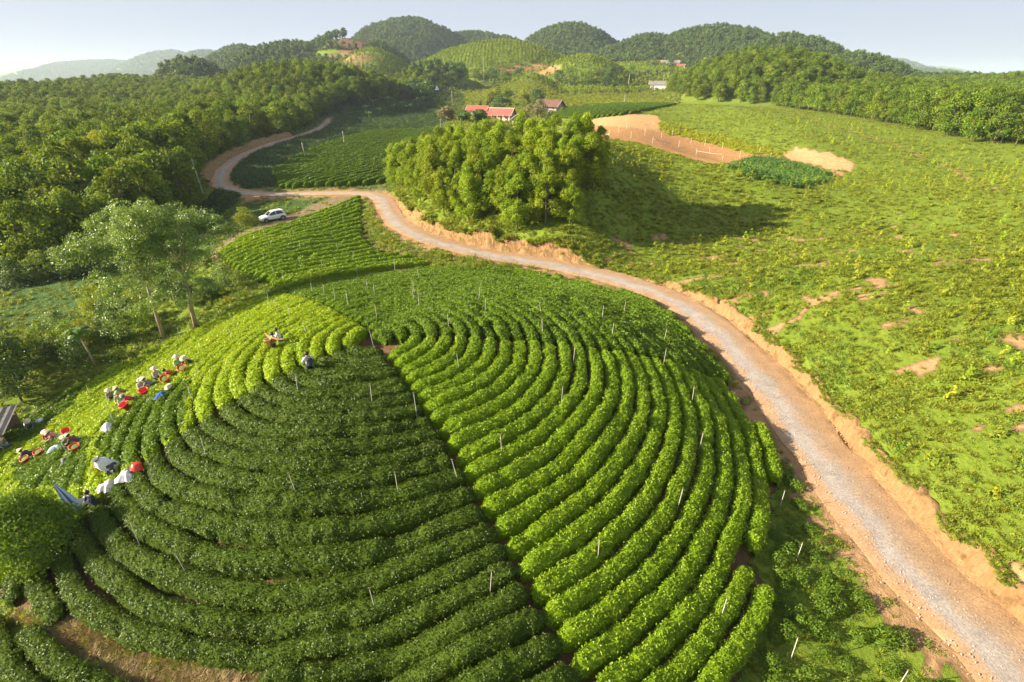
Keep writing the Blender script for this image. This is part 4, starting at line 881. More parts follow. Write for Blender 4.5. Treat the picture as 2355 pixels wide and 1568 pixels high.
# ------------------------------------------------------------------ single trees
SILVER = leaf_mat('silvery_leaves', (.065, .13, .018), (.22, .31, .062), .42, .3, .5)
DARKL = leaf_mat('dark_leaves', (.035, .080, .014), (.100, .165, .022), .5, .25, .35, objvar=.15)
ROUND = leaf_mat('round_tree_leaves', (.085, .165, .016), (.190, .290, .030), .6, .3, .18)
def limb_tree(seed, H, Rc, fork, mat, ncl, nl, L, tr):
    r = np.random.default_rng(seed); tb_ = MB(); lx, ly = r.normal(0, .35, 2)
    f = np.array([lx, ly, H*fork]); tb_.tube([(0, 0, -.5), (lx*.3, ly*.3, H*fork*.5), tuple(f)], [tr*1.3, tr, tr*.75], 9)
    C = []
    nm = 6
    for i in range(nm):
        a = 6.283*i/nm+r.normal(0, .25); e = f+np.array([math.cos(a)*Rc*.55, math.sin(a)*Rc*.55, H*(.78-fork)*r.uniform(.75, 1.1)]); m = f*.5+e*.5+np.array([0, 0, .12*H*r.uniform(-.2, .6)])
        tb_.tube([tuple(f-np.array([0, 0, .3])), tuple(m), tuple(e)], [tr*.5, tr*.34, tr*.2], 6, False)
        for j in range(5):
            d = unit(r.normal(0, 1, 3)+np.array([math.cos(a)*.8, math.sin(a)*.8, .55])); e2 = e+d*Rc*r.uniform(.25, .55)*np.array([1, 1, .9]); tb_.tube([tuple(e), tuple((e+e2)/2+np.array([0, 0, .1])), tuple(e2)], [tr*.2, tr*.13, tr*.05], 5, False); C.append(e2)
    C = np.array(C); extra = C[r.integers(0, len(C), max(ncl-len(C), 0))]+r.normal(0, Rc*.16, (max(ncl-len(C), 0), 3)); C = np.vstack([C, extra])
    nl_ = 34; a_ = r.uniform(0, 6.283, nl_); rr_ = Rc*r.uniform(.35, .95, nl_); low = np.stack([rr_*np.cos(a_), rr_*np.sin(a_), H*r.uniform(.30, .62, nl_)], -1); C = np.vstack([C, low])
    V, T = clump_leaves(C, r.uniform(.12, .22, len(C))*Rc, nl, L, r, .7, .7, wl=.42)
    return tb_.mesh('trunk', PALEBARK, True), quads_mesh('crown', V, T, mat)
p = g1(450, 752); plant_tree('shade_tree', limb_tree(611, 13.6, 4.6, .42, SILVER, 120, 140, .25, .18), p, .4, (1, 1), 'tall airy tree with pale trunk, right one of the pair at the tea edge', 'tree', 'tall shade trees at the tea edge')
p = g1(377, 778); plant_tree('shade_tree', limb_tree(622, 13.4, 4.6, .46, SILVER, 130, 140, .25, .16), p, 2.0, (1, 1), 'tall airy tree with silvery leaves, left one of the pair at the tea edge', 'tree', 'tall shade trees at the tea edge')
p = g1(56, 1222, 2.4); plant_tree('round_tree', make_tree(633, 4.6, 2.1, .3, 110, 210, .13, ROUND, BARK, .20, .33, .95, .12, .1, .55, True, (.6, 1.05)), p, .3, (1, 1), 'dense round dark green tree at the lower left corner of the tea', 'tree')
orch = [make_tree(640+i, 3.6, 1.5, .4, 22, 80, .24, (LUSH, WEED, DARKL, SILVER)[i], BARK, .32, .5, .9, .07) for i in range(4)]
ORCH = [(72, 828, 1, 1.0), (105, 800, 0, .8), (144, 768, 3, .9), (164, 812, 0, 1.0), (185, 840, 2, .9), (231, 735, 1, 1.1), (282, 785, 3, .9), (262, 752, 2, .9), (258, 712, 0, 1.0), (130, 830, 2, .7), (205, 790, 1, .7), (300, 745, 3, 1.0), (245, 790, 2, .7), (335, 760, 0, .8), (490, 690, 2, .8), (520, 660, 3, .8), (560, 665, 0, .7),
        (28, 900, 2, 1.9), (52, 925, 2, 1.3), (-5, 860, 2, 1.6), (172, 640, 2, 1.3), (100, 645, 0, 1.2), (40, 655, 2, 1.2), (395, 690, 3, .9), (430, 700, 2, .9), (330, 700, 1, .9)]
def OWH(a, b): return 'beside the tin-roofed shed' if a < 60 and b > 850 else ('at the foot of the left forest' if b < 660 and a < 200 else ('below the pair of tall trees' if a > 220 else 'around the papaya on the low ground'))
for i, (a, b, t, s) in enumerate(ORCH):
    q = g1(a, b); kind_ = ('leafy green', 'yellowish green', 'dark green', 'silvery green')[t]
    where = OWH(a, b)
    sib = sorted(a2 for a2, b2, t2, _ in ORCH if t2 == t and OWH(a2, b2) == where); tail = '' if len(sib) < 2 else ', %s from the left' % nth(sib.index(a)+1)
    plant_tree('orchard_tree', orch[t], q, rng.uniform(0, 6.28), (s, s*rng.uniform(.85, 1.1)), '%s bushy tree %s%s' % (kind_, where, tail), 'tree', 'orchard trees on the low ground')
q = g1(565, 520); plant_tree('orchard_tree', orch[1], q, 1.0, (1.05, .85), 'low spreading yellowish tree in front of the white car', 'tree')
q = g1(255, 425, 0); plant_tree('forest_tree', make_tree(655, 11.5, 3.3, 4, 26, 90, .46, YELLOW, BARK, .3, .42, .8, .16), q if q[2] < 15 else g1(255, 470), 0, (1, 1), 'tree with bright yellow-green crown standing out of the dark forest', 'tree')
# papaya
def leaf_strip(mb, base, d, L, w, droop, n=5):
    d = np.array(d, float); d /= np.linalg.norm(d); up = np.array([0, 0, 1.0]); side = np.cross(d, up); side /= np.linalg.norm(side)+1e-9; vs = []
    for i in range(n):
        t = i/(n-1); c = np.array(base)+d*L*t+up*(-droop*L*t*t+.25*L*t); ww = w*math.sin(math.pi*(.12+.86*t))**.8; vs += [c-side*ww/2-up*ww*.12, c, c+side*ww/2-up*ww*.12]
    mb.add(vs, [(i*3+j, i*3+j+1, i*3+j+4, i*3+j+3) for i in range(n-1) for j in (0, 1)])
def flat_leaf(name, c, tr=.3):
    m = leaf_mat(name, c, c, .45, tr, .4); return m
PALML = flat_leaf('palm_fronds', (.11, .145, .04)); BANL = flat_leaf('banana_leaves', (.10, .19, .03))
def palm(seed, H, nf, L, w, tr, droop, name, mat):
    r = np.random.default_rng(seed); t = MB(); lx, ly = r.normal(0, .05*H, 2)
    t.tube([(0, 0, -.3), (lx*.3, ly*.3, H*.4), (lx, ly, H)], [tr*1.3, tr, tr*.8], 8); c = MB()
    for i in range(nf):
        a = 6.283*i/nf+r.normal(0, .2); leaf_strip(c, (lx, ly, H), (math.cos(a), math.sin(a), r.uniform(-.35, .9)), L*r.uniform(.8, 1.1), w, droop*r.uniform(.7, 1.3))
    return t.mesh('trunk', PALEBARK, True), c.mesh('crown', mat)
q = g1(221, 842); plant_tree('papaya_tree', palm(660, 4.2, 13, 1.5, .7, .09, .8, 'papaya', LUSH), q, 0, (1, 1), 'papaya tree with a thin bare leaning trunk on the low ground', 'tree')
q = g1(247, 715); plant_tree('papaya_tree', palm(661, 3.6, 13, 1.2, .6, .08, .8, 'papaya', WEED), q, 0, (1, 1), 'papaya tree half hidden left of the tall pair', 'tree')
for i, (a, b, s) in enumerate([(1445, 190, 1), (1466, 194, 1.05), (1482, 188, 1.1), (1490, 187, 1.15), (1507, 192, 1.05), (1525, 190, 1.1), (1538, 192, 1.0)]):
    q = at_d(a, b, 440); q[2] = gz(q[0], q[1])
    plant_tree('coconut_palm', palm(670+i, 10.5, 15, 4.3, 1.3, .3, .75, 'palm', PALML), q, 0, (s, s), 'tall coconut palm, %s from the left of the row by the white house' % nth(i+1), 'palm', 'coconut palms by the white house')
q = g1(1040, 243); plant_tree('areca_palm', palm(680, 8.5, 11, 2.0, .8, .16, .9, 'palm', PALML), q, 0, (1.2, 1.2), 'single slender palm standing left of the red-roofed house', 'palm')
q = g1(1015, 276); plant_tree('areca_palm', palm(681, 4.5, 9, 1.4, .6, .14, .9, 'palm', PALML), q, 0, (1, 1), 'short palm with a yellowed skirt beside the pond', 'palm')
def banana(seed):
    r = np.random.default_rng(seed); t = MB().tube([(0, 0, -.2), (0, 0, 1.2), (.05, 0, 2.2)], [.16, .13, .08], 7); c = MB()
    for i in range(9):
        a = 6.283*i/9+r.normal(0, .3); leaf_strip(c, (0, 0, 2.0), (math.cos(a), math.sin(a), r.uniform(.3, 1.4)), r.uniform(1.8, 2.6), .7, .55)
    return t.mesh('stem', BANL, True), c.mesh('leaves', BANL)
bn = [banana(690+i) for i in range(3)]
for i, (a, b) in enumerate([(842, 262), (860, 250), (872, 268), (893, 246), (905, 258), (925, 250), (940, 262), (960, 248), (975, 240), (850, 280), (1060, 292), (1078, 290), (1095, 288), (1352, 205), (1370, 206), (1215, 192), (1112, 284)]):
    q = g1(a, b); e = empty('banana_plant', q, rng.uniform(0, 6.28)); s = rng.uniform(1.2, 1.9); e.scale = (s, s, s); mobj('stem', bn[i % 3][0], e); mobj('leaves', bn[i % 3][1], e)
    tag(e, 'banana plant %s' % ('with broad arching leaves among the scrub left of the farmhouse' if a < 1000 else ('in the clump behind the grove, before the farmhouse' if b > 280 else 'beside the tall valley trees')), 'banana plant', 'banana plants in the valley')
# trees round the farmhouse and in the far valley: px, py of the base, height m, radius m, leaf, words
MANGO = leaf_mat('mango_leaves', (.11, .11, .03), (.22, .19, .06), .5, .2, .35)
FT = [(1236, 272, 8, 6.2, MANGO, 'broad olive-brown tree between the farmhouse and the barn'), (1105, 286, 5.2, 4.2, DARKL, 'round dark green tree in front of the red roofs'), (1028, 280, 6.5, 4.8, MANGO, 'spreading yellowish tree beside the pond'), (1065, 282, 5, 3, DARKL, 'dark shrubby tree left of the farmhouse'),
      (1235, 240, 8, 5.6, DARKL, 'big dark green tree behind the farmhouse'), (1205, 236, 6, 4, WEED, 'light green tree left of the big dark one behind the farmhouse'), (1165, 245, 9, 4.5, LUSH, 'leafy tree right behind the conifer'), (1128, 245, 8, 3.6, WEED, 'yellowish tree left behind the conifer'), (1258, 283, 3, 2, LUSH, 'small bush beside the open shed'),
      (1310, 205, 17, 8, LUSH, 'tall spreading tree with several pale trunks in the valley'), (1345, 200, 14, 7, LUSH, 'second tall tree right of the many-trunked one'), (1285, 196, 12, 6, DARKL, 'dark tree left of the many-trunked one'), (1395, 203, 12, 7, DARKL, 'dark bushy tree between the valley trees and the palms'), (1425, 205, 10, 6, LUSH, 'leafy tree left of the coconut palms'), (1468, 203, 8, 5.5, WEED, 'light green tree in front of the coconut palms'),
      (1162, 196, 11, 6, LUSH, 'tree standing in the middle of the far tea field'), (1060, 186, 11, 7, DARKL, 'dark tree right of the far blue-roofed house'), (1090, 184, 10, 7, LUSH, 'tree below the tall utility pole'), (1130, 182, 9, 6, DARKL, 'dark tree at the corner of the orange plot'), (1195, 183, 9, 6, DARKL, 'dark tree below the orange plot'), (1040, 192, 9, 6, DARKL, 'shadowed tree above the pickers in the far field'),
      (1000, 192, 9, 6, DARKL, 'dark tree below the far blue-roofed house'), (1450, 182, 12, 7, LUSH, 'tree left behind the coconut palms'), (1560, 205, 9, 5, LUSH, 'leafy tree right of the white house'), (1540, 160, 10, 7, DARKL, 'tree below the far red-roofed house'), (1500, 158, 10, 7, DARKL, 'tree left of the far red-roofed house'), (1400, 182, 11, 7, DARKL, 'dark tree at the foot of the plantation hill'), (1365, 180, 10, 6, LUSH, 'tree at the foot of the plantation hill')]
for i, (a, b, H, Rr, mt, lb) in enumerate(FT):
    q = g1(a, b); s = max(1.0, min(1.5, q[1]/300))
    plant_tree('valley_tree', make_tree(700+i, H, Rr, H*.22, 24, 60, .75, mt, BARK, .26, .42, .8, .25, .1, .6), q, rng.uniform(0, 6.28), (1, 1), lb, 'tree', 'trees in the far valley')
def conifer(seed, H, Rr, n):
    r = np.random.default_rng(seed); C, RR = [], []
    for i in range(n):
        t = i/n; m = 9
        for j in range(m): a = 6.283*j/m+i*.7; rad = Rr*(1-t)**.8; C.append((math.cos(a)*rad*.62, math.sin(a)*rad*.62, H*(.08+.88*t)-.1*rad)); RR.append(max(rad*.4, .25))
    V, T = clump_leaves(np.array(C), RR, 34, .55, r, .28, .4, wl=.4, up=.1); return MB().tube([(0, 0, -.3), (0, 0, H*.95)], [.28, .05], 7).mesh('trunk', BARK, True), quads_mesh('crown', V, T, DARKL)
q = g1(1146, 264); plant_tree('conifer_tree', conifer(740, 15.5, 4.6, 14), q, 0, (1, 1), 'tall tiered dark conifer behind the red-roofed farmhouse', 'tree')
for a, lb in ((1105, 'left of the two small pointed conifers behind the farmhouse'), (1121, 'right of the two small pointed conifers behind the farmhouse')):
    q = g1(a, 262); plant_tree('conifer_tree', conifer(741, 6.5, 1.9, 10), q, 0, (1, 1), lb, 'tree')
# ------------------------------------------------------------------ built things
def near_z(px, py, d):
    q = at_d(px, py, d); q[2] = float(gz(q[0], q[1])); return q
WHITEW = plain('whitewashed_wall', (.62, .58, .50), .9, var=.2, scale=.9)
CREAMW = plain('cream_wall', (.56, .47, .34), .9, var=.2, scale=.8)
MOTTLEDW = plain('mottled_grey_wall', (.32, .31, .29), .9, var=.45, scale=1.1)  # uneven grey, darker than the cream wall
REDROOF = plain('red_sheet_roof', (.52, .115, .085), .55, var=.12, scale=.6)
BROWNROOF = plain('brown_tile_roof', (.17, .085, .06), .85, var=.3, scale=1.2)
GREYROOF = plain('grey_tile_roof', (.22, .19, .17), .85, var=.25, scale=1.0)
BLUEROOF = plain('blue_sheet_roof', (.30, .42, .60), .5, var=.1, scale=.6)
TRIM = plain('pale_trim', (.60, .52, .44), .8, var=.15)
GLASSD = plain('dark_window', (.03, .035, .04), .15, var=.1, spec=.6)
WOOD = plain('old_wood', (.20, .14, .09), .85, var=.3, scale=4)
CONC = plain('concrete', (.46, .43, .39), .9, var=.2, scale=2)
STEEL = plain('steel', (.55, .56, .58), .3, 1.0, var=.08)
def ribbed_roof(name, pts_a, pts_b, mat, parent, n, t=.10, rib=.06):
    """a roof slope of n sheets between an eave line and a ridge line, each sheet with a raised seam"""
    A0, A1, B0, B1 = [np.array(q, float) for q in (*pts_a, *pts_b)]; nr = np.cross(A1-A0, B0-A0); nr /= np.linalg.norm(nr)
    if nr[2] < 0: nr = -nr
    mb = MB()
    for i in range(n):
        for (u0, u1, h) in ((i/n, (i+.82)/n, 0), ((i+.82)/n, (i+1)/n, rib)):
            q = [A0+(A1-A0)*u0, A0+(A1-A0)*u1, B0+(B1-B0)*u1, B0+(B1-B0)*u0]
            mb.add([p+nr*(h-t) for p in q]+[p+nr*h for p in q], [(3, 2, 1, 0), (4, 5, 6, 7), (0, 1, 5, 4), (1, 2, 6, 5), (2, 3, 7, 6), (3, 0, 4, 7)])
    return mb.obj(name, mat, parent)
def gable_house(name, loc, rz, L, W, ev, rg, wall, roof, label, cat='house', wins=3, door=True, over=.5, ribs=12, back=None, gablem=None, open_=False):
    e = empty(name, loc, rz); h = L/2; w = W/2
    if not open_:
        m = MB(); t = .22
        m.box((0, -w+t/2, ev/2-.3), (L, t, ev+.6)); m.box((0, w-t/2, ev/2-.3), (L, t, ev+.6)); m.obj('wall', wall, e)
        for s in (-1, 1):
            g = MB(); x0 = s*(h-.11); g.add([(x0-.1, -w+t, -.6), (x0-.1, w-t, -.6), (x0-.1, w-t, ev), (x0-.1, 0, rg-.12), (x0-.1, -w+t, ev), (x0+.1, -w+t, -.6), (x0+.1, w-t, -.6), (x0+.1, w-t, ev), (x0+.1, 0, rg-.12), (x0+.1, -w+t, ev)],
                              [(4, 3, 2, 1, 0), (5, 6, 7, 8, 9), (0, 1, 6, 5), (1, 2, 7, 6), (2, 3, 8, 7), (3, 4, 9, 8), (4, 0, 5, 9)]); g.obj('gable_wall', gablem or wall, e)
        xs = np.linspace(-h+L*.14, h-L*.14, wins+(1 if door else 0))
        for i, x in enumerate(xs):
            if door and i == len(xs)//2:
                d = MB().box((x, -w-.03, 1.05), (1.1, .08, 2.1)).obj('door', WOOD, e); MB().box((x+.4, -w-.09, 1.0), (.05, .05, .15)).obj('handle', STEEL, d)
            else:
                wn_ = MB(); [wn_.box(c, d) for c, d in (((x, -w-.03, 2.1), (1.3, .08, .1)), ((x, -w-.03, .9), (1.3, .1, .1)), ((x-.6, -w-.03, 1.5), (.1, .08, 1.1)), ((x+.6, -w-.03, 1.5), (.1, .08, 1.1)), ((x, -w-.03, 1.5), (.06, .07, 1.1)))]
                wo = wn_.obj('window', TRIM, e); MB().box((x, -w-.005, 1.5), (1.1, .03, 1.1)).obj('pane', GLASSD, wo)
    sl = (rg-ev)/w; o = over
    r1 = ribbed_roof('roof', ((-h-o, -w-o, ev-o*sl), (h+o, -w-o, ev-o*sl)), ((-h-o, 0, rg), (h+o, 0, rg)), roof, e, ribs)
    ribbed_roof('roof', ((h+o, w+o, ev-o*sl), (-h-o, w+o, ev-o*sl)), ((h+o, 0, rg), (-h-o, 0, rg)), back or roof, e, ribs)
    MB().tube([(-h-o-.02, 0, rg+.05), (h+o+.02, 0, rg+.05)], .13, 8).obj('ridge_cap', roof if not gablem else TRIM, e)
    for s in (-1, 1):
        m = MB(); [m.tube([(s*(h+o+.03), q*(w+o), ev-o*sl+.02), (s*(h+o+.03), 0, rg+.02)], .10, 6) for q in (-1, 1)]; m.obj('verge', TRIM, e)
    tag(e, label, cat); return e
hp = g1(1152, 277)
H1 = gable_house('farmhouse', hp, R(-22), 12, 7.4, 2.9, 5.5, CREAMW, REDROOF, 'long farmhouse with a bright red sheet roof and mottled grey gable', wins=3, ribs=16, gablem=MOTTLEDW, over=.9)
for x in np.linspace(-6.2, 6.2, 5): MB().box((x, -4.75, 1.25), (.22, .22, 2.9)).obj('veranda_post', TRIM, H1)
q = hp+np.array([-11.5, 5, 0]); q[2] = gz(q[0], q[1])
gable_house('farmhouse_wing', q, R(-14), 10, 6.5, 2.9, 4.6, CREAMW, REDROOF, 'lower red-roofed wing left of the farmhouse, below the steel water tank', wins=2, ribs=12)
q = hp+np.array([-15.5, 9, 0]); q[2] = gz(q[0], q[1])
tk = empty('water_tank', q); tb_ = MB(); tb_.box((0, 0, 2.6), (2.8, 2.8, .25)); [tb_.box((a, b, 1.2), (.3, .3, 2.9)) for a in (-1.1, 1.1) for b in (-1.1, 1.1)]; tb_.obj('stand', CONC, tk)
MB().lathe([(.0, 2.74), (1.0, 2.74), (1.02, 3.1), (1.0, 3.15), (1.02, 3.5), (1.0, 3.55), (1.02, 4.0), (1.0, 4.4), (.5, 4.75), (.0, 4.8)], 18).obj('tank', STEEL, tk, True); MB().lathe([(.25, 4.72), (.25, 4.9), (0, 4.93)], 12).obj('lid', STEEL, tk); tag(tk, 'shiny steel water tank on a concrete stand beside the farmhouse wing', 'water tank')
q = hp+np.array([25, 22, 0]); q[2] = gz(q[0], q[1])
gable_house('barn', q, R(-30), 12, 9, 2.6, 5.2, MOTTLEDW, BROWNROOF, 'wide barn with a dark brown tiled roof behind the broad tree', 'barn', wins=2, ribs=18, over=1.0)
q = g1(1200, 288)
SH = gable_house('wood_shed', q, R(58), 7, 6, 2.9, 4.8, WOOD, BROWNROOF, 'open-sided shed with a brown tiled roof, stacked with firewood', 'shed', open_=True, ribs=10, over=.7)
for a in (-3.3, 3.3):
    for b in (-2.8, 0, 2.8): MB().box((a, b, 1.3), (.3, .3, 3.0)).obj('post', CONC, SH)
    MB().tube([(a, -2.9, 2.85), (a, 2.9, 2.85)], .1, 6).obj('tie_beam', WOOD, SH); MB().tube([(a, 0, 2.85), (a, 0, 4.6)], .09, 6).obj('king_post', WOOD, SH)
for i in range(5): MB().box((-2.4+i*.9, rng.uniform(-.4, .4), .75), (.75, 3.6, 1.5+rng.uniform(-.3, .3)), rng.uniform(-.05, .05)).obj('firewood_stack', WOOD, SH)
q = near_z(1008, 178, 455)
H2 = gable_house('cottage', q, R(38), 15, 9, 3.6, 7.2, CREAMW, GREYROOF, 'distant cottage with a grey tiled roof and a cream gable', wins=3, ribs=14)
LT = MB(); LT.add([(-5, -11, 2.6), (4, -11, 2.6), (4, -5, 3.5), (-5, -5, 3.5), (-5, -11, 2.75), (4, -11, 2.75), (4, -5, 3.65), (-5, -5, 3.65)], [(3, 2, 1, 0), (4, 5, 6, 7), (0, 1, 5, 4), (1, 2, 6, 5), (2, 3, 7, 6), (3, 0, 4, 7)]); LT.obj('awning', REDROOF, H2)
LT = MB(); LT.add([(4.4, -10, 2.4), (9, -10, 2.4), (9, -5, 3.2), (4.4, -5, 3.2), (4.4, -10, 2.55), (9, -10, 2.55), (9, -5, 3.35), (4.4, -5, 3.35)], [(3, 2, 1, 0), (4, 5, 6, 7), (0, 1, 5, 4), (1, 2, 6, 5), (2, 3, 7, 6), (3, 0, 4, 7)]); LT.obj('awning', BLUEROOF, H2)
q = near_z(1513, 200, 425); gable_house('white_house', q, R(-14), 14.5, 7, 3.6, 6.0, WHITEW, GREYROOF, 'small white house with a grey-brown roof below the coconut palms', wins=0, door=True, ribs=14)
q = near_z(1540, 150, 600); H4 = gable_house('hamlet_house', q, R(-12), 20, 8, 3.6, 6.4, WHITEW, GREYROOF, 'far low house with pale walls and a brown roof at the forest foot', wins=4, ribs=16)
q = near_z(1512, 146, 615); gable_house('hamlet_house', q, R(-6), 20, 6, 3.2, 5.0, WHITEW, REDROOF, 'far house with a long dark red roof left of the brown-roofed one', wins=4, ribs=16)
q = near_z(1558, 157, 580); gable_house('hamlet_house', q, R(-10), 14, 5, 2.6, 4.0, WHITEW, REDROOF, 'low red-roofed outbuilding in front of the far brown-roofed house', wins=2, ribs=12)
q = near_z(418, 210, 420); gable_house('roadside_house', q, R(24), 13, 6, 3, 4.8, WHITEW, BLUEROOF, 'far small house with a pale blue-grey roof left of the forest hill', wins=2, ribs=12)
q = near_z(444, 200, 440); gable_house('roadside_house', q, R(24), 13, 7, 3.4, 5.6, WHITEW, GREYROOF, 'far small house with a pale tiled roof right of the blue-grey one', wins=2, ribs=12)
# tin-roofed shed at the left edge
q = g1(-38, 1040); TS = empty('tin_shed', q, R(28)); CORR = plain('rusty_corrugated_iron', (.06, .057, .057), .8, 0, var=.5, scale=1.5)
cm2 = MB(); n = 40; prof = [(-2.6+5.2*i/n, .035*math.sin(i*math.pi/2)) for i in range(n+1)]
vs = [(x, y, 2.35+.28*(y+1.9)/3.8+dz+z) for z in (0, .03) for x, dz in prof for y in (-2.2, 2.0)]; m_ = (n+1)*2
cm2.add(vs, [(2*i, 2*i+2, 2*i+3, 2*i+1) for i in range(n)]+[(m_+2*i, m_+2*i+1, m_+2*i+3, m_+2*i+2) for i in range(n)]); cm2.obj('roof', CORR, TS)
for a in (-2.3, 2.3):
    for b in (-1.8, 1.7): MB().tube([(a, b, -.8), (a, b, 2.35)], .08, 7).obj('post', WOOD, TS)
MB().box((0, 1.7, 1.0), (4.5, .06, 1.9)).obj('back_wall', WOOD, TS); MB().box((1.9, -1.0, .7), (.8, 1.4, .06), 0, Matrix.Rotation(1.2, 3, 'Y')).obj('tarpaulin', plain('blue_tarpaulin', (.03, .08, .25), .5), TS)
tag(TS, 'small shed with a corrugated grey roof at the left edge of the tea', 'shed')
# pond
WATER = plain('pond_water', (.035, .045, .03), .06, var=.2, scale=.3, spec=.6)
q = g1(962, 295); r_ = 1+.25*np.sin(np.arange(28)*1.7); PV = [(q[0]+math.cos(t)*11*r_[i], q[1]+math.sin(t)*9*r_[i], q[2]+.25) for i, t in enumerate(np.linspace(0, 6.283, 28, endpoint=False))]
tag(MB().add(PV, [tuple(range(28))]).obj('pond', WATER), kind='structure')
# utility poles: base px, height, words
for a, b, H, lb in [(467, 446, 7, 'concrete utility pole at the forest edge left of the road bend'), (792, 335, 4.5, 'short concrete post standing in the shaded tea field'), (703, 367, 4.5, 'leaning concrete post at the left side of the shaded tea field'), (1435, 240, 5, 'white concrete pole in the valley behind the far tea strip'), (1112, 186, 20, 'tall thin utility pole before the orange plot'), (1013, 293, 3.5, 'short white post beside the pond'), (1020, 235, 3.5, 'short post left of the slender palm')]:
    q = g1(a, b); e = empty('utility_pole', q, 0); e.rotation_euler = (0, R(-4) if a in (703, 467) else 0, 0)
    MB().tube([(0, 0, -.5), (0, 0, H)], [.03*H**.6+.04, .02*H**.6+.03], 8).obj('shaft', CONC, e)
    MB().box((0, 0, H-.4), (.14*H**.5+.3, .1, .1)).obj('crossarm', CONC, e); tag(e, lb, 'pole', 'utility poles and posts')
# stakes and pipes in the orange field
PVC = plain('white_pvc', (.50, .47, .41), .5, var=.12)
STK = [(1352, 300), (1378, 296), (1400, 312), (1422, 304), (1450, 318), (1482, 312), (1500, 330), (1520, 318), (1545, 312), (1560, 338), (1588, 330), (1620, 335), (1630, 352), (1660, 343), (1700, 362), (1745, 352), (1770, 366), (1600, 356), (1660, 372), (1440, 296)]
for i, (a, b) in enumerate(sorted(STK)):
    q = g1(a, b); e = mobj('irrigation_stake', MB().tube([(0, 0, -.2), (0, 0, 1.7)], .045, 6).mesh('irrigation_stake', PVC), None, q, 0); tag(e, 'thin white stake in the orange field, %s from the left' % nth(i+1), 'stake', 'stakes in the orange field')
for i, (c0, c1) in enumerate([((1345, 306), (1400, 310)), ((1505, 322), (1540, 330)), ((1602, 348), (1660, 356)), ((1745, 362), (1800, 372))]):
    A, B = g1(*c0), g1(*c1); tag(MB().tube([A+[0, 0, .12], (A+B)/2+[0, 0, .12+gz((A[0]+B[0])/2, (A[1]+B[1])/2)-(A[2]+B[2])/2], B+[0, 0, .12]], .07, 6).obj('irrigation_pipe', PVC), 'white pipe lying on the orange field, %s from the left' % nth(i+1), 'pipe', 'pipes on the orange field')
# ------------------------------------------------------------------ sprinkler risers in the tea
RIS = {'dark front tea': [(678, 880), (851, 904), (676, 1106), (913, 1109), (463, 1022), (1124, 1328), (859, 1374), (305, 1218), (419, 1290), (956, 926), (1056, 1078)],
       'bright tea beside the road': [(1056, 827), (1319, 811), (1527, 819), (1292, 902), (1595, 904), (1613, 1005), (1155, 1018), (1563, 1137), (1378, 1252), (1665, 1390)],
       'tea behind the summit': [(865, 715), (858, 775), (1031, 734), (1114, 701), (1248, 703), (1385, 716), (1435, 703), (1248, 747), (1407, 757), (1528, 768), (953, 660), (951, 672), (962, 686), (858, 665), (798, 689), (769, 674), (742, 667), (962, 629), (1098, 672)],
       'pickers slope': [(255, 952), (438, 899), (452, 845), (314, 860), (201, 898), (409, 785), (409, 763), (532, 767), (534, 731), (296, 823), (665, 715), (708, 750), (613, 687), (634, 700)],
       'straight tea field': [(820, 616), (714, 642), (627, 617), (688, 592), (740, 601), (808, 582), (905, 598), (606, 585), (687, 560), (774, 563), (620, 551), (675, 532), (762, 534), (732, 512), (606, 532), (663, 512), (786, 496), (717, 494), (796, 466), (648, 633), (843, 649), (713, 657)],
       'sparse bush plot': [(1846, 1245), (1836, 1470), (2089, 1535), (1806, 1125)]}
rpm = MB().tube([(0, 0, -.2), (0, 0, 1.75)], .0155, 7).mesh('pipe', PVC); rhm = MB().tube([(0, 0, 1.752), (0, 0, 1.85)], [.026, .016], 7).add([(-.06, -.01, 1.80), (.06, -.01, 1.80), (.06, .01, 1.80), (-.06, .01, 1.80), (-.06, -.01, 1.83), (.06, -.01, 1.83), (.06, .01, 1.83), (-.06, .01, 1.83)], [(3, 2, 1, 0), (4, 5, 6, 7), (0, 1, 5, 4), (1, 2, 6, 5), (2, 3, 7, 6), (3, 0, 4, 7)]).mesh('sprinkler_head', plain('brass', (.35, .27, .14), .4, .6))
for zn, pts in RIS.items():
    for i, (a, b) in enumerate(sorted(pts)):
        q = g1(a, b, 1.3); e = empty('sprinkler_riser', q, rng.uniform(0, 6)); e.rotation_euler = (rng.normal(0, .05), rng.normal(0, .06), 0); mobj('pipe', rpm, e); mobj('sprinkler_head', rhm, e)
        if zn == 'sparse bush plot': e.scale = (1, 1, .7)
        if zn == 'straight tea field': e.scale = (1.2, 1.2, .85)
        tag(e, 'thin white sprinkler riser in the %s, %s from the left' % (zn, nth(i+1)), 'sprinkler riser', 'sprinkler risers in the '+zn)
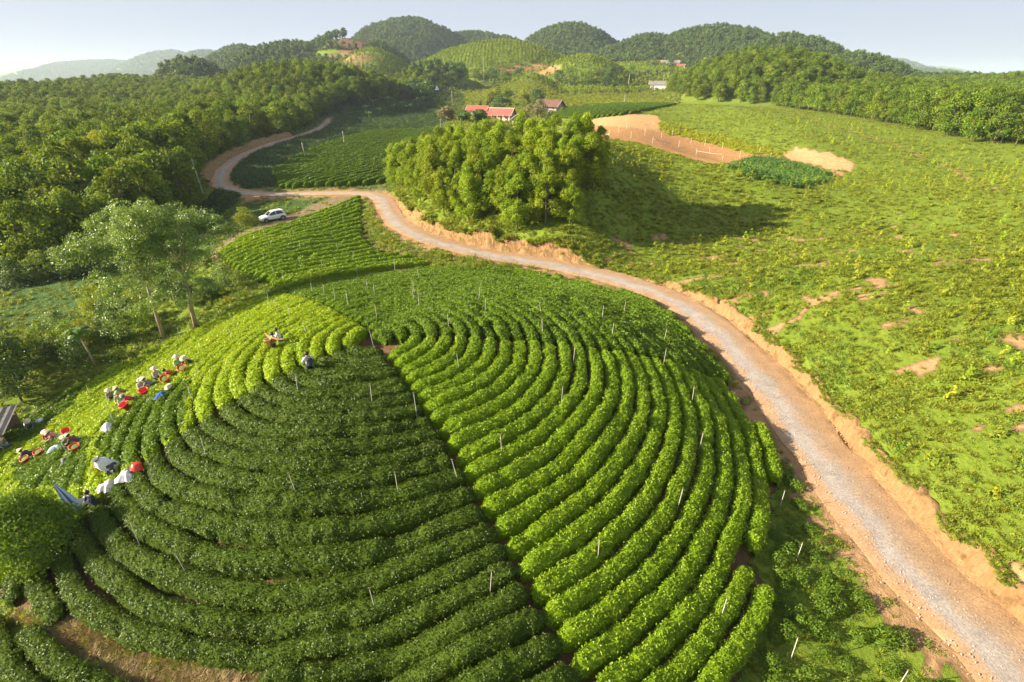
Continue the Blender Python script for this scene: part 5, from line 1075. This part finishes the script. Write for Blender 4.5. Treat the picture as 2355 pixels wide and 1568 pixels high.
# ------------------------------------------------------------------ the white car
def build_car():
    pf, pr = g1(603, 513), g1(656, 501); d = pr-pf; hd = math.atan2(d[1], d[0]); c = (pf+pr)/2
    hd = math.radians(38)
    e = empty('parked_car', (c[0], c[1], gz(c[0], c[1])+.02), hd); e.scale = (1.05, 1.05, 1.05)
    e.rotation_euler = (0, -math.atan2(float(gz(c[0]+1.3*math.cos(hd), c[1]+1.3*math.sin(hd))-gz(c[0]-1.3*math.cos(hd), c[1]-1.3*math.sin(hd))), 2.6), hd)
    WP = plain('white_car_paint', (.74, .75, .77), .22, var=.03, spec=.6); BK = plain('black_plastic', (.025, .025, .028), .6); GL = plain('tinted_glass', (.02, .025, .03), .06, spec=.7)
    TY = plain('tyre_rubber', (.02, .02, .02), .85); AL = plain('alloy_rim', (.55, .56, .58), .35, .9); RL = plain('tail_light_red', (.35, .02, .02), .25); HLm = plain('headlight_lens', (.6, .62, .65), .1)
    # stations from nose (-x) to tail: x, half width, bottom z, belt z, top-of-body z
    st = [(-2.05, .55, .38, .62, .70), (-1.98, .74, .30, .70, .84), (-1.75, .84, .26, .80, .93), (-1.3, .88, .24, .88, 1.0), (-.85, .89, .24, .93, 1.05), (0, .89, .24, .95, 1.06), (.9, .89, .24, .98, 1.08), (1.5, .88, .25, 1.02, 1.10), (1.85, .84, .30, 1.04, 1.08), (2.0, .72, .42, .98, 1.02)]
    vs = []
    for x, w, zb, zl, zt in st: vs += [(x, -w*.86, zb), (x, -w, zb+.16), (x, -w, zl-.18), (x, -w*.97, zl), (x, -w*.86, zt), (x, 0, zt+.015), (x, w*.86, zt), (x, w*.97, zl), (x, w, zl-.18), (x, w, zb+.16), (x, w*.86, zb)]
    k = 11; fs = [(i*k+j, i*k+j+1, (i+1)*k+j+1, (i+1)*k+j) for i in range(len(st)-1) for j in range(k-1)]+[(i*k+10, i*k, (i+1)*k, (i+1)*k+10) for i in range(len(st)-1)]+[tuple(range(k))[::-1], tuple(range((len(st)-1)*k, len(st)*k))]
    bo = MB().add(vs, fs).obj('body', WP, e, True)
    # roof shell and glasshouse
    cs = [(-.95, .76, 1.04, 1.05), (-.25, .66, 1.04, 1.50), (.15, .65, 1.05, 1.57), (.9, .64, 1.06, 1.57), (1.45, .62, 1.07, 1.52), (1.93, .60, 1.06, 1.12)]
    gl = MB(); rf = MB()
    vg = [p for x, w, zb, zt in cs for p in ((x, -.80, zb), (x, -w, zt), (x, w, zt), (x, .80, zb))]
    gl.add(vg, [(i*4+j, i*4+j+1, i*4+j+5, i*4+j+4) for i in range(5) for j in range(3)]); gl.obj('glasshouse', GL, e)
    rv = [p for x, w, zb, zt in [(-.30, .665, 0, 1.475)]+cs[1:5]+[(1.62, .61, 0, 1.50)] for p in ((x, -w-.012, zt-.03), (x, -w*.9, zt+.03), (x, 0, zt+.05), (x, w*.9, zt+.03), (x, w+.012, zt-.03))]
    rf.add(rv, [(i*5+j, i*5+j+1, i*5+j+6, i*5+j+5) for i in range(5) for j in range(4)]); rf.obj('roof', WP, e, True)
    for s in (-1, 1):
        pl = MB(); [pl.tube([(x0, s*.81, 1.05), (x1, s*(.665), 1.50)], .035, 6) for x0, x1 in ((-.95, -.27), (.42, .38))]; pl.tube([(1.75, s*.80, 1.07), (1.35, s*.64, 1.52)], .11, 6); pl.obj('pillar', WP, e)
        MB().tube([(-.1, s*.58, 1.63), (1.3, s*.56, 1.62)], .02, 6).obj('roof_rail', STEEL, e)
        MB().box((-.72, s*.99, 1.06), (.14, .2, .14)).obj('mirror', WP, e)
        MB().box((-1.82, s*.66, .80), (.30, .26, .12), s*-.45).obj('headlight', HLm, e); MB().box((1.93, s*.70, .90), (.16, .26, .22)).obj('tail_light', RL, e)
        MB().box((0, s*.885, .33), (2.1, .05, .2)).obj('sill_cladding', BK, e)
        dh = MB(); [dh.box((x, s*.90, .86), (.18, .03, .035)) for x in (.3, 1.1)]; dh.obj('door_handle', WP, e)
        for x in (-1.3, 1.28):
            ar = MB(); [ar.tube([(x+.40*math.cos(t), s*.885, .34+.40*math.sin(t)), (x+.40*math.cos(t+.28), s*.885, .34+.40*math.sin(t+.28))], .05, 6, False) for t in np.linspace(0, 2.86, 11)]; ar.obj('wheel_arch', BK, e)
            wh = empty('wheel', (x, s*.80, .34)); wh.parent = e
            def ring(prof, n=20): return [(r*math.cos(t), y, r*math.sin(t)) for r, y in prof for t in np.linspace(0, 6.2832, n, endpoint=False)], [(i*n+j, i*n+(j+1) % n, (i+1)*n+(j+1) % n, (i+1)*n+j) for i in range(len(prof)-1) for j in range(n)]
            MB().add(*ring([(.0, -.10), (.22, -.11), (.33, -.11), (.345, -.06), (.345, .06), (.33, .11), (.22, .11), (.0, .10)])).obj('tyre', TY, wh, True)
            ri = MB().add(*ring([(.235, s*.112), (.235, s*.125), (.20, s*.125), (.20, s*.112)])); [ri.box((.10*math.cos(t), s*.118, .10*math.sin(t)), (.2, .02, .045), 0, Matrix.Rotation(-t, 3, 'Y')) for t in np.linspace(0, 6.283, 5, endpoint=False)]; ri.obj('rim', AL, wh)
    MB().box((-2.03, 0, .66), (.06, .85, .16)).obj('grille', BK, e); MB().box((-2.0, 0, .40), (.1, 1.1, .10)).obj('lower_intake', BK, e); MB().box((1.99, 0, .45), (.1, 1.2, .16)).obj('rear_bumper', BK, e)
    MB().box((-2.05, 0, .52), (.02, .44, .10)).obj('number_plate', plain('plate_white', (.7, .7, .7), .5), e)
    tag(e, 'white compact car parked on the dirt track below the road', 'car')
build_car()
# ------------------------------------------------------------------ people
SKIN = plain('skin', (.40, .24, .16), .55, var=.05); HAIR = plain('dark_hair', (.018, .014, .012), .5); STRAW = plain('straw', (.62, .50, .33), .8, var=.15, scale=20); DENIM = plain('dark_trousers', (.05, .055, .075), .8); PALET = plain('pale_trousers', (.55, .56, .56), .8)
def skin_obj(name, V, E, Rr, mat, parent, sub=1):
    me = bpy.data.meshes.new(name); me.from_pydata([tuple(map(float, v)) for v in V], E, []); o = mobj(name, me, parent); me.materials.append(mat)
    sm = o.modifiers.new('skin', 'SKIN'); sm.use_smooth_shade = True
    if not len(me.skin_vertices): return o
    for i, r in enumerate(Rr): me.skin_vertices[0].data[i].radius = (r, r) if np.ndim(r) == 0 else r
    me.skin_vertices[0].data[0].use_root = True
    s = o.modifiers.new('sub', 'SUBSURF'); s.levels = sub; s.render_levels = sub
    return o
def person(loc, face, shirt, trousers, bend, hat, label, arms=.5, sc=1.0, spread=0):
    """face: heading in plan; bend: forward lean of the trunk; arms: how far the hands reach forward"""
    e = empty('person', loc, face-math.pi/2); e.scale = (sc, sc, sc)
    b = bend; hipz = .86-.10*math.sin(b); up = np.array([0, math.sin(b), math.cos(b)]); fw = np.array([0, math.cos(b), -math.sin(b)]); sd = np.array([1.0, 0, 0])
    P0 = np.array([0, -.10*math.sin(b), hipz]); ch = P0+up*.30; sh = P0+up*.47; nk = P0+up*.56; nb = b*.55; hu = np.array([0, math.sin(nb), math.cos(nb)]); hd = nk+hu*.13; tp = nk+hu*.24; nose = hd+np.array([0, math.cos(nb), -math.sin(nb)])*.11
    V = [P0, P0+up*.15, ch, sh, nk, hd, tp, nose]; Rr = [(.14, .11), (.125, .10), (.15, .11), (.12, .10), .055, (.085, .10), .06, .018]; E = [(0, 1), (1, 2), (2, 3), (3, 4), (4, 5), (5, 6), (5, 7)]
    hands = []
    for s in (-1, 1):
        so_ = sh+sd*s*.19; el = so_+np.array([s*.06+spread*s*.2, arms*.22+.02, -.26+spread*.2]); wr = el+np.array([-s*.05+spread*s*.25, arms*.35+.02, -.12+.06*math.cos(b)+spread*.1]); ha = wr+unit(wr-el)*.09; i = len(V)
        V += [so_, el, wr, ha]; Rr += [.065, .045, .032, (.042, .022)]; E += [(3, i), (i, i+1), (i+1, i+2), (i+2, i+3)]; hands.append((wr, ha, s))
        hp_ = P0+sd*s*.10; kn = np.array([s*.12, .05+.10*math.sin(b), .46]); an = np.array([s*.12, -.04, .08]); to = np.array([s*.13, .12, .04]); i = len(V)
        V += [hp_, kn, an, to]; Rr += [.10, .065, .042, .04]; E += [(0, i), (i, i+1), (i+1, i+2), (i+2, i+3)]
    skin_obj('body', V, E, Rr, SKIN, e)
    fg = MB()
    for wr, ha, s in hands:
        d = unit(ha-wr); sv = unit(np.cross(d, [0, 0, 1.0])); dn = np.cross(sv, d)
        for j, (o_, L) in enumerate(((-.03, .062), (-.01, .075), (.01, .078), (.03, .068))): a = ha+sv*o_; fg.tube([a-d*.02, a+d*L*.5, a+d*L*.85-dn*L*.35*(1 if dn[2] > 0 else -1)], [.010, .0095, .007], 5)
        a = wr+d*.04+sv*.035*s; fg.tube([a, a+sv*s*.03+d*.03, a+sv*s*.028+d*.06], [.012, .010, .008], 5)
    fg.obj('fingers', SKIN, e)
    iA = [k for k in (8, 16)]
    sv_ = [V[0]+up*-.03, V[1], V[2], V[3], V[3]+up*.05]; sr = [(.165, .13), (.15, .125), (.175, .135), (.15, .12), .085]; se = [(0, 1), (1, 2), (2, 3), (3, 4)]
    for s_i in iA: i = len(sv_); sv_ += [V[s_i], V[s_i+1], V[s_i+1]*.25+V[s_i+2]*.75]; sr += [.085, .065, .052]; se += [(3, i), (i, i+1), (i+1, i+2)]
    skin_obj('shirt', sv_, se, sr, shirt, e)
    tv = [V[0]]; trr = [(.155, .125)]; te = []
    for s_i in (12, 20): i = len(tv); tv += [V[s_i], V[s_i+1], V[s_i+2]+np.array([0, 0, .06])]; trr += [.115, .085, .065]; te += [(0, i), (i, i+1), (i+1, i+2)]
    skin_obj('trousers', tv, te, trr, trousers, e)
    hm_ = MB(); n = 14; prof = [(.0, .145), (.06, .135), (.10, .09), (.118, .03), (.11, -.03)]
    hq_ = mobj('hair', hm_.lathe(prof, n).mesh('hair', HAIR, True), e); hq_.location = hd-hu*.0-np.array([0, .015, 0]); hq_.rotation_euler = (-nb, 0, 0)
    if hat:
        mm, pr = hat
        ht = mobj('hat', MB().lathe(pr, 20).mesh('hat', mm, True), e); ht.location = tp-hu*.03; ht.rotation_euler = (-nb-(.12 if b > .3 else 0), 0, 0)
    tag(e, label, 'person', 'tea pickers'); return e
CONE = [(.0, .20), (.03, .175), (.25, .0), (.255, -.012), (.22, .012), (.0, .13)]; BRIM = [(.0, .14), (.08, .13), (.115, .10), (.12, .03), (.26, .0), (.262, -.012), (.12, .01), (.0, .02)]; BUCK = [(.0, .12), (.09, .11), (.115, .04), (.19, -.03), (.19, -.04), (.11, .02), (.0, .08)]
def cloth(name, c): return plain(name, c, .85, var=.18, scale=14)
GH = cloth('sage_cloth', (.30, .36, .24)); BEIGE = cloth('beige_cloth', (.52, .45, .36))
PICK = [ # px py facing(deg) shirt trousers bend hat words
    (643, 776, 200, (.66, .66, .70), DENIM, .25, None, 'person in a white top with dark hair bare, picking high on the slope', .5),
    (412, 836, -70, (.28, .42, .16), DENIM, .2, (STRAW, CONE), 'person in a green top and conical hat behind the topmost red basket', .4),
    (436, 832, -100, (.02, .02, .022), DENIM, .8, (STRAW, BRIM), 'person in black bending under a wide straw hat, right end of the line', .5),
    (398, 858, 195, (.42, .07, .05), DENIM, 1.1, None, 'bareheaded person in a rust-red shirt bending over the tea', .5),
    (359, 865, -20, (.42, .38, .42), DENIM, .15, (STRAW, CONE), 'person in a lilac-grey top and pointed hat standing by a red basket', .4),
    (350, 882, 190, (.17, .18, .20), DENIM, .95, (STRAW, CONE), 'person in a dark patterned grey top bending left, pointed hat', .5),
    (324, 890, -30, (.48, .41, .36), PALET, .3, (BEIGE, BUCK), 'person in a beige top and cloth hat holding a red basket', .5),
    (286, 901, 200, (.15, .19, .06), DENIM, .9, (STRAW, CONE), 'person in dark olive bending to the left behind the basket', .5),
    (254, 911, -40, (.20, .19, .20), DENIM, .3, (STRAW, CONE), 'person in a grey top with conical hat, left end of the upper line', .4),
    (276, 920, -60, (.33, .38, .20), PALET, .15, (GH, BUCK), 'person in a pale green top and white trousers beside a red basket', .5),
    (305, 916, 205, (.55, .02, .08), DENIM, 1.1, (GH, BUCK), 'person in a crimson shirt and sage hat bending to the left', .6),
    (71, 976, -60, (.08, .14, .28), DENIM, .7, (STRAW, CONE), 'person in blue crouching under a conical hat near the slope edge', .4),
    (110, 1003, -50, (.42, .06, .09), DENIM, .5, (STRAW, CONE), 'person in dark red under a conical hat, left of the pink one', .5),
    (131, 1001, 215, (.62, .25, .28), PALET, .9, (STRAW, CONE), 'person in a pink top and white trousers bending forward', .5),
    (152, 1021, -20, (.16, .21, .10), DENIM, .3, (STRAW, BRIM), 'person in mottled green with a straw hat left of a red basket', .6),
    (178, 1011, 185, (.13, .05, .07), DENIM, 1.0, (STRAW, BRIM), 'person in a dark plaid shirt bending to the left', .5),
    (16, 1024, 200, (.11, .19, .10), DENIM, 1.0, (STRAW, CONE), 'person in green bending at the left edge of the slope', .5),
    (2, 1022, -20, (.40, .30, .55), DENIM, .4, (STRAW, CONE), 'person in lilac at the very left edge', .5),
    (69, 1041, 190, (.03, .04, .09), DENIM, 1.2, (STRAW, CONE), 'person in navy bending over a red basket', .6),
    (254, 1082, 120, (.05, .055, .07), DENIM, .9, None, 'person in dark clothes stooping at the big pale sack', .6),
    (214, 1150, 250, (.02, .025, .05), DENIM, .2, None, 'person in navy standing beside the folded umbrella', .3)]
for i, (a, b, fc, c, tr, bd, ht, lb, am) in enumerate(PICK):
    q = g1(a, b, 1.0 if bd < .6 else .9); person(q+[0, 0, .05], R(fc), cloth('shirt_cloth', c), tr, bd, ht, lb, am, 1.02)
q = g1(709, 833, 1.15); person(q, R(130), cloth('shirt_cloth', (.52, .55, .66)), DENIM, .05, None, 'person in a pale blue shirt with a backpack standing at the summit', .6, 1.12)
# backpack on that person
bp_ = empty('backpack', q+[0, 0, 0], R(130)-math.pi/2); BPM = plain('backpack_fabric', (.05, .055, .065), .7)
bm_ = bmesh.new(); bmesh.ops.create_cube(bm_, size=1); bmesh.ops.scale(bm_, vec=(.34, .2, .48), verts=bm_.verts); bmesh.ops.bevel(bm_, geom=bm_.edges[:], offset=.06, segments=3, affect='EDGES'); bmesh.ops.translate(bm_, vec=(0, -.26, 1.32), verts=bm_.verts)
me = bpy.data.meshes.new('bag'); bm_.to_mesh(me); bm_.free(); me.materials.append(BPM); mobj('bag', me, bp_); MB().box((0, -.38, 1.22), (.24, .06, .2)).obj('front_pocket', BPM, bp_)
for s in (-1, 1): MB().tube([(s*.12, -.17, 1.52), (s*.13, .0, 1.58), (s*.13, .13, 1.42), (s*.13, .10, 1.18), (s*.15, -.15, 1.12)], .022, 6).obj('strap', BPM, bp_)
tag(bp_, 'dark grey backpack worn by the person at the summit', 'backpack')
q = g1(626, 788, 1.05); person(q, R(60), cloth('shirt_cloth', (.30, .15, .05)), DENIM, .2, None, 'person seen from behind with arms spread, carrying an orange back basket', .1, 1.08, 1.2)
OB = plain('orange_wicker', (.62, .30, .10), .8, var=.2, scale=30); bb = empty('back_basket', q, R(60)-math.pi/2)
MB().lathe([(.0, .98), (.13, .98), (.21, 1.42), (.22, 1.42), (.20, 1.38), (.12, 1.0), (.0, 1.0)], 16, (0, -.30, 0)).obj('basket_body', OB, bb, True); MB().lathe([(.205, 1.40), (.235, 1.41), (.235, 1.45), (.205, 1.45), (.205, 1.40)], 16, (0, -.30, 0)).obj('rim', plain('bamboo_rim', (.55, .40, .2), .7), bb)
for s in (-1, 1): MB().tube([(s*.12, -.14, 1.36), (s*.13, .1, 1.36), (s*.13, .08, 1.1), (s*.12, -.17, 1.05)], .015, 6).obj('strap', OB, bb)
tag(bb, 'orange wicker basket carried on a person\'s back', 'basket')
# ------------------------------------------------------------------ red baskets, sacks, cloths
REDP = plain('red_plastic', (.72, .035, .022), .38, var=.08, spec=.5); TEAP = plain('picked_tea_leaves', (.10, .20, .02), .8, var=.5, scale=40, bump=.8)
bmesh_body = MB().lathe([(.0, .0), (.21, .0), (.225, .02), (.285, .30), (.29, .30), (.275, .29), (.215, .03), (.0, .02)], 22).mesh('basin', REDP, True); rimm = MB().lathe([(.28, .295), (.315, .30), (.32, .32), (.30, .335), (.28, .325), (.28, .295)], 22).mesh('rim', REDP, True)
hdl = MB()
for s in (-1, 1): hdl.tube([(s*.30, -.07, .30), (s*.36, -.06, .30), (s*.36, .06, .30), (s*.30, .07, .30)], .015, 6)
hdl = hdl.mesh('handle', REDP); filr = MB().lathe([(.262, .245), (.2, .27), (.1, .285), (.0, .29)], 16).mesh('tea_leaves', TEAP, True)
BASK = [(420, 846, 'red plastic basket held by the person in green', 1), (380, 870, 'red basket standing open beside the lilac-grey person', 1), (331, 899, 'red basket held by the person in beige', 0), (275, 912, 'red basket half hidden behind the pale green person', 0), (288, 932, 'red basket lowest of the upper group, by the white trousers', 0), (153, 991, 'empty red basket tilted above the plaid-shirted person', 0), (173, 1028, 'red basket below the plaid-shirted person', 1), (90, 1039, 'red basket with tea leaves right of the navy person', 1), (60, 1055, 'red basket full of leaves under the navy person', 1), (234, 1066, 'red basket behind the big pale sack', 0), (317, 1072, 'red basket turned upside down on the dark tea', 2)]
for i, (a, b, lb, md) in enumerate(BASK):
    q = g1(a, b, 1.0); e = empty('plastic_basket', q+[0, 0, .86], rng.uniform(0, 6)); e.rotation_euler = (R(18)+rng.normal(0, .08), rng.normal(0, .12), rng.uniform(-.5, .5)); e.scale = (.95,)*3
    if md == 2: e.rotation_euler = (R(165), R(10), 0); e.location.z += .34
    mobj('basin', bmesh_body, e); mobj('rim', rimm, e); mobj('handle', hdl, e)
    if md == 1: mobj('tea_leaves', filr, e)
    tag(e, lb, 'basket', 'red plastic baskets')
def heap(name, px, py, rx, ry, h, c, label, cat, seed, base=.88, rough=.8):
    q = g1(px, py, 1.0); n, m = 9, 22; V = [(0, 0, h*.62)]; r = np.random.default_rng(seed); F = []
    for i in range(1, n):
        t = i/(n-1)
        for j in range(m):
            a = 6.283*j/m; fold = 1+.22*math.sin(a*3+seed)+.14*math.sin(a*7+seed*2.3); cr = .8+.5*float(vnoise(np.array(3+2.5*t*math.cos(a)+seed), np.array(3+2.5*t*math.sin(a)), 7))
            z = .62*h*(1-t**1.9)*cr+(.05*math.sin(a*9+seed+t*5))*t-.10*t*t; V.append((rx*t*fold*math.cos(a), ry*t*fold*math.sin(a), z))
    F += [(0, 1+j, 1+(j+1) % m) for j in range(m)]+[(1+(i-1)*m+j, 1+i*m+j, 1+i*m+(j+1) % m, 1+(i-1)*m+(j+1) % m) for i in range(1, n-1) for j in range(m)]
    o = MB().add(V, F).obj(name, plain(name+'_fabric', c, rough, var=.12, scale=9), None, True, loc=q+[0, 0, base-.02], rz=r.uniform(0, 6)); tag(o, label, cat, 'cloths and sacks on the tea'); return o
heap('cloth', 247, 979, .42, .34, .5, (.72, .68, .66), 'white cloth peaked on the tea between the two groups', 'cloth', 1); heap('cloth', 90, 962, .3, .24, .2, (.74, .73, .72), 'small white cloth near the slope edge', 'cloth', 2); heap('cloth', 126, 1026, .45, .32, .3, (.55, .68, .72), 'pale cyan cloth beside the green-clad person', 'cloth', 3)
heap('cloth', 145, 1053, .3, .2, .15, (.10, .10, .14), 'dark grey cloth lying on the plucked rows', 'cloth', 4); heap('cloth', 244, 1110, .55, .38, .28, (.62, .56, .50), 'greyish white cloth spread below the big sack', 'cloth', 5); heap('cloth', 290, 1091, .55, .4, .45, (.70, .66, .66), 'crumpled white cloth right of the big sack', 'cloth', 6)
heap('cloth', 292, 1080, .35, .3, .35, (.22, .32, .20), 'green cloth bundle above the crumpled white cloth', 'cloth', 11); heap('cloth', 195, 1144, .42, .3, .3, (.62, .66, .66), 'pale cloth right of the folded umbrella', 'cloth', 7); heap('cloth', 368, 904, .48, .34, .25, (.03, .09, .38), 'blue cloth lying on the tea below the pickers', 'cloth', 8); heap('cloth', 58, 970, .22, .2, .4, (.75, .74, .72), 'white bag left of the blue-clad person', 'bag', 9); heap('cloth', 163, 1159, .3, .25, .3, (.45, .62, .52), 'pale green cloth at the edge of the round tree', 'cloth', 12)
q = g1(386, 888, 1.0); o = MB().lathe(BRIM, 20).obj('straw_hat', STRAW, None, True, loc=q+[0, 0, .98]); o.rotation_euler = (R(28), R(-12), 0); tag(o, 'straw hat lying by itself on the tea', 'hat')
q = g1(258, 1063, 1.0); sk = empty('sack', q+[0, 0, .55], R(35)); sk.rotation_euler = (R(12), R(-28), R(20)); SKM = plain('woven_sack', (.60, .62, .60), .7, var=.1, scale=12)
pr = [(.0, -.05), (.28, -.03), (.40, .15), (.42, .5), (.38, .8), (.26, 1.0), (.12, 1.12), (.20, 1.22)]; sv = [(r*math.cos(t)*(1+.07*math.sin(3*t+z*4)), r*.72*math.sin(t)*(1+.07*math.sin(4*t+z*3)), z) for r, z in pr for t in np.linspace(0, 6.2832, 20, endpoint=False)]
MB().add(sv, [(i*20+j, i*20+(j+1) % 20, (i+1)*20+(j+1) % 20, (i+1)*20+j) for i in range(len(pr)-1) for j in range(20)]).obj('bag', SKM, sk, True); MB().lathe([(.12, 1.08), (.15, 1.10), (.15, 1.14), (.12, 1.16)], 14).obj('tie', WOOD, sk); tag(sk, 'big pale woven sack stuffed with tea, leaning on the rows', 'sack')
# folded parasol by the round tree
q = g1(184, 1170, .6); u = empty('folded_parasol', q+[0, 0, .1], 0); u.rotation_euler = (R(6), R(-9), 0); WC = plain('parasol_white', (.66, .68, .72), .6, var=.08); BC = plain('parasol_blue', (.08, .22, .50), .6)
n = 16; rows = [(.55, .28), (.75, .30), (1.2, .24), (1.7, .17), (2.2, .09), (2.45, .03)]
vs = [(rr*(1.12 if j % 2 else .72)*math.cos(6.2832*j/n), rr*(1.12 if j % 2 else .72)*math.sin(6.2832*j/n), z) for z, rr in rows for j in range(n)]
for nm, mt, sel in (('canopy', WC, lambda j: j % 4 in (0, 1)), ('canopy_stripe', BC, lambda j: j % 4 not in (0, 1))): MB().add(vs, [(i*n+j, i*n+(j+1) % n, (i+1)*n+(j+1) % n, (i+1)*n+j) for i in range(len(rows)-1) for j in range(n) if sel(j)]).obj(nm, mt, u)
MB().tube([(0, 0, -.1), (0, 0, 2.6)], .022, 8).obj('pole', STEEL, u)
for k in range(5): z = .85+k*.27; rr = np.interp(z, [w[0] for w in rows], [w[1] for w in rows])*1.16; m2 = MB(); m2.box((.02, -rr, z), (.035, .012, .17)); m2.box((.02, -rr, z+.075 if k % 2 else z-.075), (.13, .012, .035)); m2.obj('lettering', BC, u)
tag(u, 'tall folded white and blue parasol beside the round tree', 'parasol')
# open parasol and goods in the far field
q = near_z(1005, 209, 405); u = empty('open_parasol', q); MB().lathe([(0, 4.6), (.3, 4.2), (1.7, 1.9), (1.72, 1.8), (.2, 4.0)], 12).obj('canopy', WC, u); MB().tube([(0, 0, -.2), (0, 0, 4.7)], .06, 6).obj('pole', STEEL, u); tag(u, 'white parasol open in the far tea field', 'parasol')
for i, (a, b, c, lb) in enumerate([(978, 212, (.6, .05, .05), 'tiny red bundle left in the far tea field'), (990, 211, (.1, .2, .6), 'tiny blue bundle left of the far parasol'), (996, 213, (.7, .7, .7), 'tiny white bundle left of the far parasol'), (1011, 213, (.6, .05, .05), 'tiny red bundle under the far parasol'), (1060, 209, (.1, .15, .5), 'tiny blue bundle right of the far parasol')]):
    q = near_z(a, b, 400); pr = [(0, 0), (.7, .1), (.75, .6), (.4, 1.1), (0, 1.2)]; tag(MB().lathe(pr, 10).obj('bundle', plain('bundle_cloth', c, .8), None, True, loc=q), lb, 'bundle', 'bundles in the far tea field')
